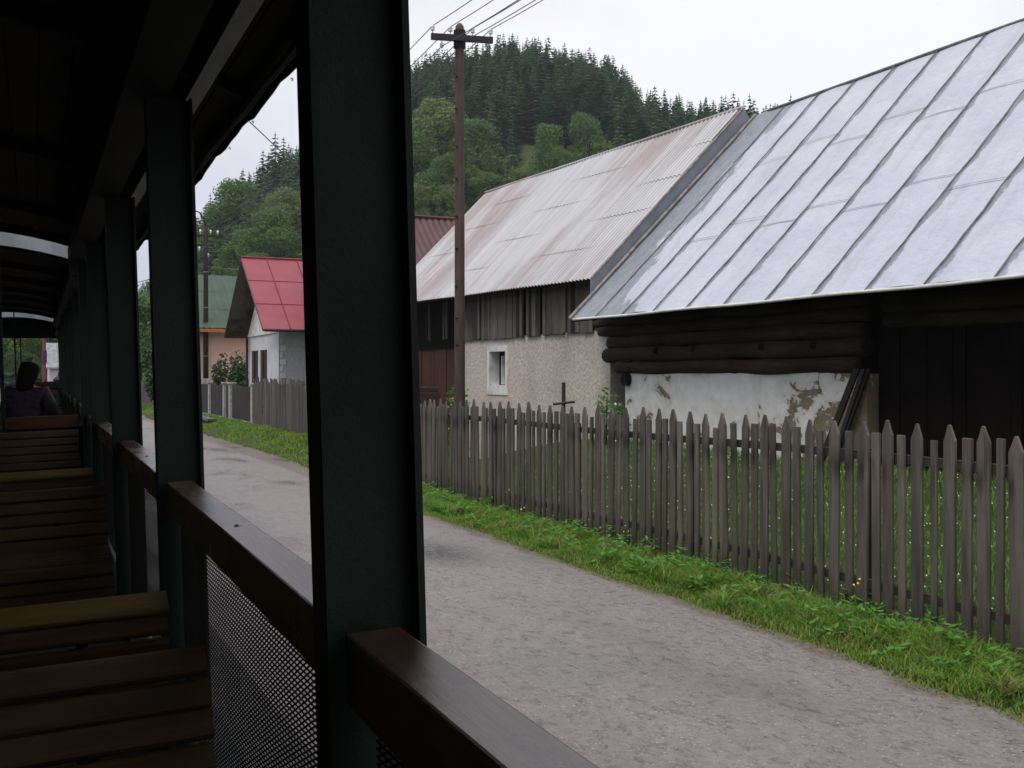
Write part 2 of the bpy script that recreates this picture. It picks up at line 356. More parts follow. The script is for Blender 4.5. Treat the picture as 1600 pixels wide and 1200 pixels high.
def link_mesh(name, v, f, mats, parent=None, smooth=False, off=None, mi=None, bevel=0):
    me = bpy.data.meshes.new(name)
    if off is not None: v = [(p[0]-off[0], p[1]-off[1], p[2]-off[2]) for p in v]
    me.from_pydata([tuple(p) for p in v], [], f); me.update()
    for m in (mats if isinstance(mats, (list, tuple)) else [mats]): me.materials.append(m)
    if mi: me.polygons.foreach_set('material_index', mi)
    if smooth: me.polygons.foreach_set('use_smooth', [True]*len(f))
    o = bpy.data.objects.new(name, me); C.objects.link(o)
    if parent: o.parent = parent
    if bevel:
        b = o.modifiers.new('bevel', 'BEVEL'); b.width = bevel; b.segments = 2; b.limit_method = 'ANGLE'
    return o
def world_off(parent):
    o = Vector((0, 0, 0)); p = parent
    while p: o += p.location if not p.get('_noff') else Vector((0, 0, 0)); p = p.parent
    return o
def part(name, mb, m, parent, smooth=False, bevel=0, label=None):
    """mesh part; vertices are given in world metres (or in the coach frame for coach parts)"""
    o = link_mesh(name, mb.v, mb.f, m, parent, smooth, world_off(parent) if parent and not in_coach(parent) else None, mb.m if isinstance(m, (list, tuple)) else None, bevel)
    if label: o['label'] = label
    return o
def in_coach(p):
    while p.parent: p = p.parent
    return p in coaches
coaches = []
def tag(o, label=None, cat=None, group=None, kind=None):
    if label: o['label'] = label
    if cat: o['category'] = cat
    if group: o['group'] = group
    if kind: o['kind'] = kind
    return o
def thing(name, loc, label, cat, group=None):
    o = bpy.data.objects.new(name, None); C.objects.link(o); o.location = loc; o.empty_display_size = .3
    return tag(o, label, cat, group)
def np_mesh(name, V, FI, nper, mats, parent=None, mi=None, smooth=False):
    """V (n,3) float, FI (m,nper) int"""
    me = bpy.data.meshes.new(name)
    me.vertices.add(len(V)); me.vertices.foreach_set('co', np.asarray(V, dtype=np.float32).ravel())
    me.loops.add(FI.size); me.loops.foreach_set('vertex_index', FI.astype(np.int32).ravel())
    me.polygons.add(len(FI)); me.polygons.foreach_set('loop_start', np.arange(0, FI.size, nper, dtype=np.int32))
    for m in (mats if isinstance(mats, (list, tuple)) else [mats]): me.materials.append(m)
    if mi is not None: me.polygons.foreach_set('material_index', mi.astype(np.int32))
    me.update(calc_edges=True)
    if smooth: me.polygons.foreach_set('use_smooth', [True]*len(FI))
    o = bpy.data.objects.new(name, me); C.objects.link(o)
    if parent: o.parent = parent
    return o

# ------------------------------------------------------------------ terrain
def sstep(t): t = np.clip(t, 0, 1); return t*t*(3-2*t)
RX = [-180, -90, -40, -12, 0, 5, 8.4, 11, 14, 19.5, 22, 25.4, 29, 31, 32.6, 36, 40, 44, 50, 60, 90, 180]
RH = [25, 25, 20, 10, 3, 5, 27, 37, 46, 65, 68.5, 71, 68, 65, 58, 55, 53.5, 50, 44, 34, 25, 25]     # ridge height by bearing
R0, R1 = 78.0, 250.0
def terr(x, y):
    x = np.asarray(x, float); y = np.asarray(y, float)
    r = np.hypot(x, y); a = np.degrees(np.arctan2(x, y))
    H = np.interp(a, RX, RH)
    r0 = np.where(a < 6, 125.0, R0); r0 = np.interp(a, [4, 10], [125, R0])
    h = H*sstep((r-r0)/(R1-r0))
    near = .25*sstep((x-6.2)/1.2)*sstep((y-22)/7)*(1-sstep((r-70)/20))
    near = near+.85*sstep((x-6.6)/3.3)*(1-sstep((y-17)/6))*sstep((y+12)/6)*(1-sstep((x-20)/12))
    return h*np.where(r > R1, 1-.25*sstep((r-R1)/200), 1)+near
ang = np.radians(np.arange(-180, 180, 1.5)); rad = np.concatenate([[.01], np.arange(1.5, 30, .6), np.arange(30, 60, 1.5), np.arange(62, 300, 6), np.arange(310, 620, 30)])
AA, RR = np.meshgrid(ang, rad); X = RR*np.sin(AA); Y = RR*np.cos(AA)
Z = terr(X, Y) - .012
nA, nR = len(ang), len(rad)
fi = []
for i in range(nR-1):
    for k in range(nA): fi.append((i*nA+k, i*nA+(k+1) % nA, (i+1)*nA+(k+1) % nA, (i+1)*nA+k))
g_ = np_mesh('ground', np.stack([X.ravel(), Y.ravel(), Z.ravel()], 1), np.array(fi), 4, M['ground'], smooth=True)
tag(g_, 'green turf and earth of the village and the hillside', None, None, 'structure')
# road: X 1.5 to about 5.5, edge wobbles
def edge_x(y): return 5.46+.03*math.sin(y*1.1)+.02*math.sin(y*3.1+1)+.015*math.sin(y*9.3+2)+max(0, min(1, (y-16)/10))*.55
rv = []; rf = []
ys = list(np.arange(-14, 60, .25))+list(np.arange(60, 120, 2))
nc = 9
for y in ys:
    xr = edge_x(y)
    for k in range(nc):
        t = k/(nc-1); x = 1.45+(xr-1.45)*t
        rv.append((x, y, .004+.03*math.sin(t*math.pi)))
for i in range(len(ys)-1):
    for k in range(nc-1):
        a0 = i*nc+k; rf.append((a0, a0+1, a0+nc+1, a0+nc))
tag(link_mesh('road', rv, rf, M['asphalt'], smooth=True), 'wet worn grey asphalt village road', None, None, 'structure')
m = MB().box(-2.6, 1.44, -14, 120, -.02, .03)
tag(link_mesh('gravel_trackbed', m.v, m.f, M['gravel']), 'grey gravel bed under the railway track', None, None, 'structure')

# ------------------------------------------------------------------ the coach the camera sits in
def coach_matrix(yoff=0, yaw=0):
    rot = Matrix.Rotation(R(-.95)+yaw, 4, 'Z') @ Matrix.Rotation(R(.22), 4, 'X') @ Matrix.Rotation(R(-1.8), 4, 'Y')
    return Matrix.Translation((0, 0, EYE)) @ rot @ Matrix.Translation((0, yoff, -1.3))
def make_coach_root(name, label, yoff=0, yaw=0):
    o = bpy.data.objects.new(name, None); C.objects.link(o); o.matrix_world = coach_matrix(yoff, yaw)
    coaches.append(o); return tag(o, label, 'railway coach', 'open railway coaches of the train')
XI, XO = .378, .531
CX = -.66                                     # centre line of the coach
def ceil_z(x): return 1.3+1.285-.155*(x-CX)**2
def ibeam(x0, x1, y0, y1, z0, z1):
    m = MB(); t = .011
    m.box(x0, x0+t, y0, y1, z0, z1); m.box(x1-t, x1, y0, y1, z0, z1)
    ym = (y0+y1)/2
    m.box(x0+t+.0005, x1-t-.0005, ym-.006, ym+.006, z0, z1); return m
def wire_mesh(x, y0, y1, z0, z1, pz, t):
    """woven mesh: one family of wires nearly level, the other slanting; pz is the vertical spacing"""
    m = MB(); Lg = y1-y0
    for fam, sl in ((0, -.035), (1, -.47)):
        n0 = int((z0-z1)/pz)-2; n1 = int((z1-z0-sl*Lg)/pz)+2
        tt = t*.5/math.cos(math.atan(sl)); xx = x+(1 if fam else -1)*.0006
        for i in range(n0, n1):
            c = z0+i*pz                                   # z at y0; z = c + sl*(y-y0)
            ya = max(y0, y0+(c-z1)/(-sl)) if c > z1 else y0
            yb = min(y1, y0+(c-z0)/(-sl)) if c+sl*Lg < z0 else y1
            if yb-ya < .012 or c < z0: continue
            za, zb = c+sl*(ya-y0), c+sl*(yb-y0)
            q = [(ya, za-tt), (yb, zb-tt), (yb, zb+tt), (ya, za+tt)]
            m.add([(xx-.0005,)+p for p in q]+[(xx+.0005,)+p for p in q], [(0, 1, 2, 3), (7, 6, 5, 4), (0, 4, 5, 1), (2, 6, 7, 3)])
    return m
def slat(x0, x1, y, z, wdt, th, tilt, seed):
    """rounded wooden slat running across the coach; (y,z) its centre, tilt of its face"""
    random.seed(seed)
    m = MB(); prof = []
    r = th*.49
    for (cx_, cz_, a0) in ((wdt/2-r, th/2-r, 0), (-wdt/2+r, th/2-r, 90), (-wdt/2+r, -th/2+r, 180), (wdt/2-r, -th/2+r, 270)):
        for k in range(4):
            a = R(a0+k*30); prof.append((cx_+r*math.cos(a), cz_+r*math.sin(a)))
    ca, sa = math.cos(tilt), math.sin(tilt)
    j = random.uniform(-.003, .003)
    poly = [(y+p*ca-q*sa, z+j+p*sa+q*ca) for p, q in prof]
    m.prism(poly[::-1], 'x', x0, x1+random.uniform(-.006, .006)); return m
def coach(name, label, yoff, yaw, length, y_start, posts, benches, end_open, fine=True, fascia=False, left=True, far_end=True):
    root = make_coach_root(name, label, yoff, yaw); fl = 1.3
    y0, y1 = y_start, y_start+length
    # roof: longitudinal boards following the arch, each with a small gap, thin skin above
    m = MB(); bw = .118; x = CX-1.41
    k = 0
    while x < CX+1.40:
        xa, xb = x+.003, x+bw-.003
        za, zb = ceil_z(xa), ceil_z(xb)
        m.add([(xa, y0, za), (xb, y0, zb), (xb, y1, zb), (xa, y1, za), (xa, y0, za+.018), (xb, y0, zb+.018), (xb, y1, zb+.018), (xa, y1, za+.018)],
              [(0, 3, 2, 1), (4, 5, 6, 7), (0, 1, 5, 4), (1, 2, 6, 5), (2, 3, 7, 6), (3, 0, 4, 7)])
        x += bw; k += 1
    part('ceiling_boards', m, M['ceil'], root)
    m = MB(); n = 16; xs = [CX-1.42+2.84*i/n for i in range(n+1)]
    lo = [(x, ceil_z(x)+.022) for x in xs]; hi = [(x, ceil_z(x)+.06) for x in xs[::-1]]
    m.prism(lo+hi, 'y', y0-.05, y1+.05); part('roof', m, M['canvas'], root)
    # cross ribs at the posts
    for py in posts:
        m = MB(); xs = [CX-1.38+2.76*i/n for i in range(n+1)]
        lo = [(x, ceil_z(x)-(.075 if x < .45 else .045)) for x in xs]; hi = [(x, ceil_z(x)-.003) for x in xs[::-1]]
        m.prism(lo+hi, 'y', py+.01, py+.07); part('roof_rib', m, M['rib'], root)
    for side in (1, -1):
        if side < 0 and not left: continue
        def mx_(x): return x if side > 0 else 2*CX-x
        def bx(m, a, b, *r):
            a, b = sorted((mx_(a), mx_(b))); m.box(a, b, *r); return m
        part('top_beam', bx(MB(), .537, .594, y0, y1, fl+.975, fl+1.012), M['pale_beam'], root)
        part('inner_beam', bx(MB(), .30, .449, y0+.002, y1-.002, fl+.93, fl+1.05), M['rib'], root)
        # rolled canvas edge (the drip edge) with a wavy lower lip
        m = MB(); pts = []; nn_ = int(length/.12)
        for i in range(nn_+1):
            yy = y0+length*i/nn_
            pts.append((mx_(.735)+.004*math.sin(yy*5), yy, fl+.935+.004*math.sin(yy*3.3)+.003*math.sin(yy*11)))
        m.tube(pts, [.017+.003*math.sin(p[1]*7) for p in pts], 8)
        for i in range(nn_):
            a, b = pts[i], pts[i+1]
            za, zb = (-.034+.006*math.sin(p[1]*8)+.004*math.sin(p[1]*19) for p in (a, b))
            xo = .018*side
            q = [(a[0]+xo, a[1], a[2]+.03), (b[0]+xo, b[1], b[2]+.03), (b[0]+xo, b[1], b[2]+zb), (a[0]+xo, a[1], a[2]+za)]
            q2 = [(p[0]+.004*side, p[1], p[2]) for p in q]
            m.add(q+q2, [(0, 1, 2, 3), (7, 6, 5, 4), (3, 2, 6, 7)])
        part('canvas_edge', m, M['canvas'], root, smooth=False)
        for py in posts:
            part('post', ibeam(*sorted((mx_(XI), mx_(XO))), py, py+.085, -.12, fl+.93), M['post_paint'], root)
        bays = [(a+.087, b-.002) for a, b in zip(posts[:-1], posts[1:])]
        for (a, b) in bays:
            m = bx(MB(), .402, .488, a, b, fl-.505, fl-.399)
            rl = part('hand_rail', m, M['rail'], root, bevel=.005)
            for yy in (a+.12, b-1.15):
                part('bolt', MB().ball((mx_(.447), yy, fl-.399), .010, 10, 6, (1, 1, .45)), M['bolt'], rl, smooth=True)
            if fine: part('wire_mesh', wire_mesh(mx_(.447), a, b, fl-1.22, fl-.505, .0118, .0042), M['mesh'], root)
            else: part('wire_mesh', wire_mesh(mx_(.447), a, b, fl-1.22, fl-.505, .035, .012), M['mesh'], root)
        if side < 0:
            m = MB(); n_ = int((y1-y0)/.05); cv = [(mx_(.55)+.012*math.sin(k*.9)+.006*math.sin(k*2.3), y0+(y1-y0)*k/n_) for k in range(n_+1)]
            for p, q in zip(cv[:-1], cv[1:]): m.quad((p[0], p[1], fl-.62), (q[0], q[1], fl-.62), (q[0], q[1], fl+.93), (p[0], p[1], fl+.93))
            part('light_blocking_sheet', m, M['canvas'], root, smooth=True)  # unseen sheet, added along the left side to keep the interior dark
        part('sill_beam', bx(MB(), .36, .56, y0, y1, -.12, .06), M['post_paint'], root)
    part('floor', MB().box(2*CX-.36+.003, .357, y0, y1, -.05, .0), M['floor'], root)
    m = MB().box(CX-.55, CX-.35, y0+.2, y1-.2, -.42, -.06).box(CX+.35, CX+.55, y0+.2, y1-.2, -.42, -.06)
    part('underframe', m, M['black_steel'], root)
    # benches: a slatted seat facing the camera and, back to back, one facing forward
    for bi, by in enumerate(benches):
        b = bpy.data.objects.new('bench', None); C.objects.link(b); b.parent = root; b.location = (0, 0, 0)
        xl, xr = 2*CX-.36+.42, .36
        xl = -.95
        prof = []                            # (y, z, tilt) of slat centres
        for k in range(5): prof.append((by-.02-.035*k, fl-.73-.068*k, R(64)))
        for k in range(5): prof.append((by-.235-.072*k, fl-1.035-.003*k, R(2)))
        for k in range(3): prof.append((by-.605+.006*k, fl-1.085-.070*k, R(84)))
        for i, (yy, zz, tl) in enumerate(prof):
            part('slat', slat(xl, xr, yy, zz, .074, .036, tl, i+bi*40), M['bench_a'], b)
        prof2 = [(by+.335, fl-.648, R(28), .085, 'bench_b'), (by+.32, fl-.705, R(82), .06, 'bench_a')]
        for k in range(3): prof2.append((by+.345+.035*k, fl-.775-.07*k, R(98), .06, 'bench_a'))
        for k in range(5): prof2.append((by+.50+.072*k, fl-1.03, R(-2), .06, 'bench_a'))
        for i, (yy, zz, tl, wd, mm) in enumerate(prof2):
            part('slat', slat(xl, xr-.045, yy, zz, wd, .028, tl, 100+i+bi*40), M[mm], b)
        for xx in (xl+.12, xr-.28):
            fr = MB(); fr.prism([(by+.005, fl-.73), (by+.04, fl-.72), (by-.12, fl-1.055), (by-.17, fl-1.055)], 'x', xx, xx+.03)
            fr.prism([(by-.58, fl-1.055), (by+.85, fl-1.055), (by+.85, fl-1.10), (by-.58, fl-1.10)], 'x', xx, xx+.03)
            fr.prism([(by+.34, fl-.69), (by+.37, fl-.70), (by+.52, fl-1.05), (by+.44, fl-1.05)], 'x', xx+.0005, xx+.0295)
            for yy in (by-.55, by+.13, by+.80): fr.box(xx+.001, xx+.029, yy, yy+.035, 0.0, fl-1.101)
            part('frame', fr, M['black_steel'], b)
    if name == 'railway_coach' and yoff == 0 and fine:
        b = bpy.data.objects.new('bench', None); C.objects.link(b); b.parent = root
        for k in range(7): part('slat', slat(-.95, .325, 9.62-.03*k, fl-.545-.062*k, .064, .024, R(66), 500+k), M['bench_a'], b)
        for k in range(3): part('slat', slat(-.95, .325, 9.36-.07*k, fl-.99, .066, .024, R(2), 520+k), M['bench_a'], b)
        for xx in (-.8, .15): part('frame', MB().box(xx, xx+.03, 9.56, 9.60, 0, fl-.80).box(xx+.001, xx+.029, 9.18, 9.559, fl-1.05, fl-1.01), M['black_steel'], b)
    def end_wall(ye, open_x0, open_x1, zo0, zo1, sill=True):
        m = MB(); th = .05
        xl, xr = 2*CX-XI+.01, XI-.002
        def zc(x): return ceil_z(x)-.004
        m.box(open_x1, xr, ye, ye+th, .0, fl+.92)                                # right jamb strip
        m.box(xl, open_x0-.9, ye, ye+th, 0, fl+.80)                              # left part
        m.box(open_x0-.03, open_x0, ye-.004, ye+th+.004, 0, zo1 or zc(open_x0))                   # door post
        m.box(open_x0+.001, open_x1-.001, ye+.001, ye+th-.001, 0, zo0)
        n = 14; xs = [CX-1.3+2.6*i/n for i in range(n+1)]
        if zo1: m.prism([(xs[0], zo1), (xs[-1], zo1-.06)]+[(x, zc(x)) for x in xs[::-1]], 'y', ye+.002, ye+th-.002)
        e = part('end_wall', m, M['end_green'], root)
        if sill:
            part('plank', MB().box(open_x0+.01, open_x1-.03, ye-.03, ye-.001, zo0-.006, zo0+.10), M['plank_orange'], e, bevel=.004)
            for xx in (.02, .16, .28): part('bolt', MB().ball((xx-.05, ye-.006, zo0-.045), .015, 10, 6, (1, .6, 1)), M['bolt'], e, smooth=True)
    if end_open: end_wall(y1-.06, *end_open, True)
    if far_end:
        pass
    if fascia:
        m = MB(); n = 16; xs = [CX-1.40+2.80*i/n for i in range(n+1)]
        m.prism([(x, ceil_z(x)-.06) for x in xs]+[(x, ceil_z(x)+.24) for x in xs[::-1]], 'y', y0-.11, y0-.06)
        part('roof_fascia', m, M['pale_fascia'], root)
    return root
M['pale_fascia'] = mat('pale_galvanised_fascia', (.30, .32, .34), (.16, .17, .18), 3, .5, .2, 20, stretch=(1, 1, .3))
P0 = [1.51-2.29*2, 1.51-2.29, 1.51, 3.80, 6.09, 8.38]
c1 = coach('railway_coach', 'dark green open coach the view is taken from, with slatted benches beside the railing', 0, 0, 15.0, -5.0, P0+[9.85], [2.70, 6.70], (-.235, .372, 1.3-.50, None), True)
P1 = [11.35+2.1*i for i in range(7)]
c2 = coach('railway_coach', 'second open coach, seen through the end opening behind the seated passenger', 0, R(-.25), 14.2, 11.3, P1, [12.9, 17.0, 21.0], (-.46, .372, 1.3-.56, None), False, True)
P2 = [26.7+1.6*i for i in range(4)]
c3 = coach('railway_coach', 'farthest open coach, seen small at the end of the train', 0, R(-.45), 5.2, 26.6, P2, [28.5], (-.55, .55, 1.3-.42, 1.3+.92), False, True)
# raindrops on the drip edge of the first coach
for (yy, dz) in ((2.98, -.052), (3.12, -.052), (3.26, -.055), (3.9, -.05), (4.4, -.05)):
    m = MB().ball((.757, yy, 1.3+.935+dz), .0045, 8, 6, (1, 1, 1.3)); part('raindrop', m, M['drop'], c1, smooth=True)

# ------------------------------------------------------------------ passenger in the second coach
def coach_pt(x, y, z): return (c2.matrix_world @ Vector((x, y, z)))
def skin_obj(name, joints, edges, radii, material, parent, sub=2):
    me = bpy.data.meshes.new(name); me.from_pydata(joints, edges, []); me.update()
    o = bpy.data.objects.new(name, me); C.objects.link(o); o.parent = parent
    sm = o.modifiers.new('skin', 'SKIN'); sm.use_smooth_shade = True
    if not me.skin_vertices: me.skin_vertices.new()
    for i, r in enumerate(radii):
        me.skin_vertices[0].data[i].radius = (r if isinstance(r, tuple) else (r, r))
        me.skin_vertices[0].data[i].use_root = (i == 0)
    ss = o.modifiers.new('sub', 'SUBSURF'); ss.levels = sub; ss.render_levels = sub
    me.materials.append(material); return o
pl = coach_pt(-.155, 11.95, 0)
per = thing('person', pl, 'passenger with dark hair in a dark purple jacket seated with back to the camera', 'person')
per.rotation_euler.z = R(-28)
# local frame: z up from coach floor, y forward; seated, looking ahead and a little to the right
J = [(0, 0, .62), (0, -.01, .80), (0, 0, 1.00), (0, .02, 1.13), (0, .03, 1.20), (0.01, .05, 1.30), (0.01, .06, 1.38),
     (.17, 0, 1.07), (.24, .04, .85), (.20, .26, .76), (.12, .34, .76), (-.17, 0, 1.07), (-.24, .04, .85), (-.20, .26, .76), (-.12, .34, .76),
     (.10, .03, .60), (.12, .42, .58), (.12, .45, .15), (.13, .56, .07), (-.10, .03, .60), (-.12, .42, .58), (-.12, .45, .15), (-.13, .56, .07)]
E = [(0, 1), (1, 2), (2, 3), (3, 4), (4, 5), (5, 6), (2, 7), (7, 8), (8, 9), (9, 10), (2, 11), (11, 12), (12, 13), (13, 14),
     (0, 15), (15, 16), (16, 17), (17, 18), (0, 19), (19, 20), (20, 21), (21, 22)]
Rd = [.13, .13, .13, .055, .055, .085, .07, .07, .045, .035, .03, .07, .045, .035, .03, .085, .07, .05, .04, .085, .07, .05, .04]
skin_obj('body', J, E, Rd, M['skin'], per)
JJ = [(0, 0, .60), (0, -.01, .80), (0, -.01, .98), (0, .0, 1.10), (.175, 0, 1.065), (.25, .04, .86), (.205, .22, .78), (-.175, 0, 1.065), (-.25, .04, .86), (-.205, .22, .78)]
skin_obj('jacket', JJ, [(0, 1), (1, 2), (2, 3), (2, 4), (4, 5), (5, 6), (2, 7), (7, 8), (8, 9)],
         [(.185, .15), (.18, .15), (.165, .14), (.09, .08), .095, .072, .058, .095, .072, .058], M['jacket'], per)
skin_obj('collar', [(-.06, -.03, 1.12), (0, -.05, 1.135), (.065, -.02, 1.12), (.095, .03, 1.09)], [(0, 1), (1, 2), (2, 3)], [.03, .032, .03, .022], mat('pale_yellow_collar', (.45, .33, .18), None, 8, .8), per)
skin_obj('hair', [(.01, .05, 1.385), (.01, .035, 1.33), (.005, 0, 1.26), (0, -.035, 1.19), (0, -.06, 1.12), (.01, -.07, 1.05)], [(0, 1), (1, 2), (2, 3), (3, 4), (4, 5)],
         [(.07, .085), (.105, .118), (.108, .105), (.092, .072), (.105, .05), (.07, .025)], M['hair'], per)
for s in (-1, 1):
    tr = skin_obj('trouser_leg', [(.10*s, .0, .60), (.12*s, .42, .585), (.12*s, .45, .16)], [(0, 1), (1, 2)], [.10, .082, .07], M['trousers'], per)

# ------------------------------------------------------------------ right-hand log barn with painted sheet roof
EX, EZ, RXx, RZ = 9.2, 3.05, 13.4, 7.22
YE, YS = 16.9, -3.0
barn = thing('log_barn', (12.5, 8, 0), 'long log barn with pale standing seam metal roof and peeling whitewashed wall', 'barn')
def slope(x, lift=0):            # point height on front plane
    return EZ+(x-EX)*(RZ-EZ)/(RXx-EX)+lift
nsl = Vector((-(RZ-EZ), 0, RXx-EX)).normalized()
m = MB()
rows, cols = 14, int((YE-YS)/.115)
# gently buckled sheet, front slope as a subdivided grid, with thickness
vs = []
for i in range(rows+1):
    t = i/rows; x = EX+(RXx-EX)*t
    for k in range(cols+1):
        y = YS+(YE-YS)*k/cols
        u = ((15.06-y)/.92) % 1
        bul = .010*math.sin(u*math.pi)*(1+.6*math.sin(y*2.3+i*.9))+.006*math.sin(y*3.1+i*1.3)*math.sin(u*math.pi)+.004*math.sin(i*2.1+y)
        sag = -.035*math.sin(math.pi*t)+.018*math.sin(y*.7)*t
        p = Vector((x, y, slope(x)))+nsl*(bul+sag*.6)
        vs.append(p)
fs = [(i*(cols+1)+k, i*(cols+1)+k+1, (i+1)*(cols+1)+k+1, (i+1)*(cols+1)+k) for i in range(rows) for k in range(cols)]
fs = [f[::-1] for f in fs]
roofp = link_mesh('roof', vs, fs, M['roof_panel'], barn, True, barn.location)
# coordinates of the panel material are metres from the barn's origin; shift them back to the ground plan
for nme in ('roof_panel',):
    tcn = [n for n in M[nme].node_tree.nodes if n.type == 'TEX_COORD'][0]
    xs_ = M[nme].node_tree
    for lk in list(xs_.links):
        if lk.from_node == tcn:
            ad = xs_.nodes.new('ShaderNodeVectorMath'); ad.operation = 'ADD'; ad.inputs[1].default_value = tuple(barn.location)
            xs_.links.new(tcn.outputs['Object'], ad.inputs[0]); xs_.links.new(ad.outputs[0], lk.to_socket)
m = MB().add([(EX+.03, YS, EZ-.045), (EX+.03, YE-.01, EZ-.045), (RXx, YE-.01, RZ-.07), (RXx, YS, RZ-.07)], [(0, 1, 2, 3)])
m.add([(RXx+.001, YS, RZ-.07), (RXx+.001, YE-.01, RZ-.07), (2*RXx-EX, YE-.01, EZ-.045), (2*RXx-EX, YS, EZ-.045)], [(0, 1, 2, 3)])
part('roof_deck', m, M['plank_black'], barn)
m = MB().add([(RXx+.002, YS, RZ+.0), (RXx+.002, YE, RZ+.0), (2*RXx-EX+.1, YE, EZ), (2*RXx-EX+.1, YS, EZ)], [(0, 1, 2, 3)])
part('rear_roof', m, M['flashing'], barn)
# seams
m = MB(); k = 0; y = 15.06+.92
while y > YS:
    pts = []
    for i in range(rows*2+1):
        t = i/(rows*2); x = EX-.005+(RXx-EX)*t
        pts.append(Vector((x, y+.010*math.sin(i*1.7+y*3)+.008*math.sin(i*.6+y), slope(x)))+nsl*(.018+.018*math.sin(y*.7)*t*.6-.021*math.sin(math.pi*t)))
    m.tube(pts, [.009+.004*random.random() for _ in pts], 5); y -= .92
part('roof_seam', m, M['roof_seam'], barn, label='raised grey seams with worn paint running up the slope')
random.seed(3)
k = 0; y = 15.06
while y > YS:
    for t0 in ((.36, .70) if k % 2 else (.31, .655)):
        x = EX+(RXx-EX)*(t0+random.uniform(-.006, .006))
        o1 = Vector((x, y, slope(x)))+nsl*(-.008); o2 = Vector((x, y-.92, slope(x)))+nsl*(-.008)
        up = Vector((RXx-EX, 0, RZ-EZ)).normalized()
        n_ = 6; A = [];
        for i in range(n_+1):
            u = i/n_; b0 = o1.lerp(o2, u)+nsl*(.014*math.sin(u*math.pi))
            A.append(b0)
        m = MB()
        for i in range(n_):
            a, b = A[i], A[i+1]
            q = [a+nsl*.012-up*.008, b+nsl*.012-up*.008, b+nsl*.010+up*.006, a+nsl*.010+up*.006]
            m.add(q, [(0, 1, 2, 3)])
        part('cross_seam', m, M['roof_seam'], barn)
    y -= .92; k += 1
m = MB().tube([(RXx, yy, RZ+.015+.018*math.sin(yy*.7)*.6) for yy in np.arange(YS, YE+.1, .5)], .035, 8)
part('ridge_cap', m, M['roof_seam'], barn, smooth=True)
m = MB().tube([(EX-.01, yy, EZ-.012+.006*math.sin(yy*2)) for yy in np.arange(YS, YE+.05, .23)], .022, 8)
part('eave_edge', m, M['white_paint'], barn, smooth=True)
m = MB(); up = Vector((RXx-EX, 0, RZ-EZ)).normalized()
a = Vector((EX-.02, YE-.02, slope(EX)))+nsl*.02; b = Vector((RXx, YE-.02, RZ))+nsl*.02
m.tube([a.lerp(b, i/20)+Vector((0, .008*math.sin(i*2.1), 0)) for i in range(21)], .032, 6)
part('rake_edge', m, M['flashing_edge'], barn)
# wall of the barn
WX = 10.0
m = MB(); rng2 = random.Random(5)
logs = [(2.17, .115, 16.50, 10.45), (2.405, .135, 16.92, 10.35), (2.635, .115, 16.80, 10.38), (2.84, .105, 17.12, 10.3), (3.0, .085, 17.3, 10.3)]
for i, (z, r, ya, yb) in enumerate(logs):
    pts = []; rr = []
    for j in range(25):
        t = j/24; y = yb+(ya-yb)*t
        pts.append((WX-.02+.02*math.sin(j*.8+i), y, z+.012*math.sin(j*.6+i*2))); rr.append(r*(1+.05*math.sin(j*1.1+i)+(.06 if j > 22 else 0)-(.10 if j == 24 else 0)))
    lg = MB().tube(pts, rr, 12, jit=.02)
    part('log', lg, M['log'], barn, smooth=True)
# cross logs of the corner (ends face the road)
for i, (z, r) in enumerate(((1.96, .12), (2.31, .15), (2.56, .13), (2.80, .14))):
    lg = MB().tube([(WX-.14+.02*i, 16.12, z), (WX+1.0, 16.12, z)], r, 12, jit=.03); part('log', lg, M['log_end'], barn)
for i in range(4):                                     # knots / pegs
    yy = (15.1, 14.0, 12.3, 11.2)[i]; part('peg', MB().ball((WX-.15, yy, 2.45), .055, 8, 6), M['log_end'], barn)
m = MB(); n_ = 40
base = [(y_, 2.08+.018*math.sin(y_*9)+.012*math.sin(y_*23)) for y_ in np.linspace(10.58, 16.22, n_)]
poly = [(10.58, -.1)]+base+[(16.22, -.1)]
m.prism(poly[::-1], 'x', WX-.05, WX+.2); part('plaster_wall', m, M['whitewash'], barn)
m = MB().box(WX-.045, WX+.2, 10.30, 10.575, -.1, 2.06)
part('plaster_wall', m, M['whitewash'], barn)
# leaning boards at the doorway
m = MB()
for dx_, yb, yt, w_ in ((-.30, 11.15, 10.42, .11), (-.22, 10.98, 10.30, .10), (-.36, 10.82, 10.22, .07)):
    m.add([(WX+dx_, yb, .5), (WX+dx_, yb-w_, .5), (WX+dx_+.13, yt-w_, 2.12), (WX+dx_+.13, yt, 2.12), (WX+dx_+.03, yb, .5), (WX+dx_+.03, yb-w_, .5), (WX+dx_+.16, yt-w_, 2.12), (WX+dx_+.16, yt, 2.12)],
          [(0, 1, 2, 3), (7, 6, 5, 4), (0, 4, 5, 1), (1, 5, 6, 2), (2, 6, 7, 3), (3, 7, 4, 0)])
part('leaning_board', m, M['barn_dark'], barn)
m = MB(); y = 10.27; rr_ = random.Random(2)
while y > -2.5:
    wd = rr_.uniform(.14, .24); o_ = rr_.uniform(0, .03)
    m.box(WX+.10+o_, WX+.13+o_, y-wd+.012, y, -.1, 2.78); y -= wd
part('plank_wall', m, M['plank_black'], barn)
m = MB()
for i, (z, r) in enumerate(((2.93, .13), (2.72, .09))):
    m.tube([(WX+.1, yy, z+.015*math.sin(yy*2)) for yy in np.arange(-2.5, 10.4, .6)], r, 8, jit=.05)
part('wall_plate', m, M['log'], barn, smooth=True)
m = MB()
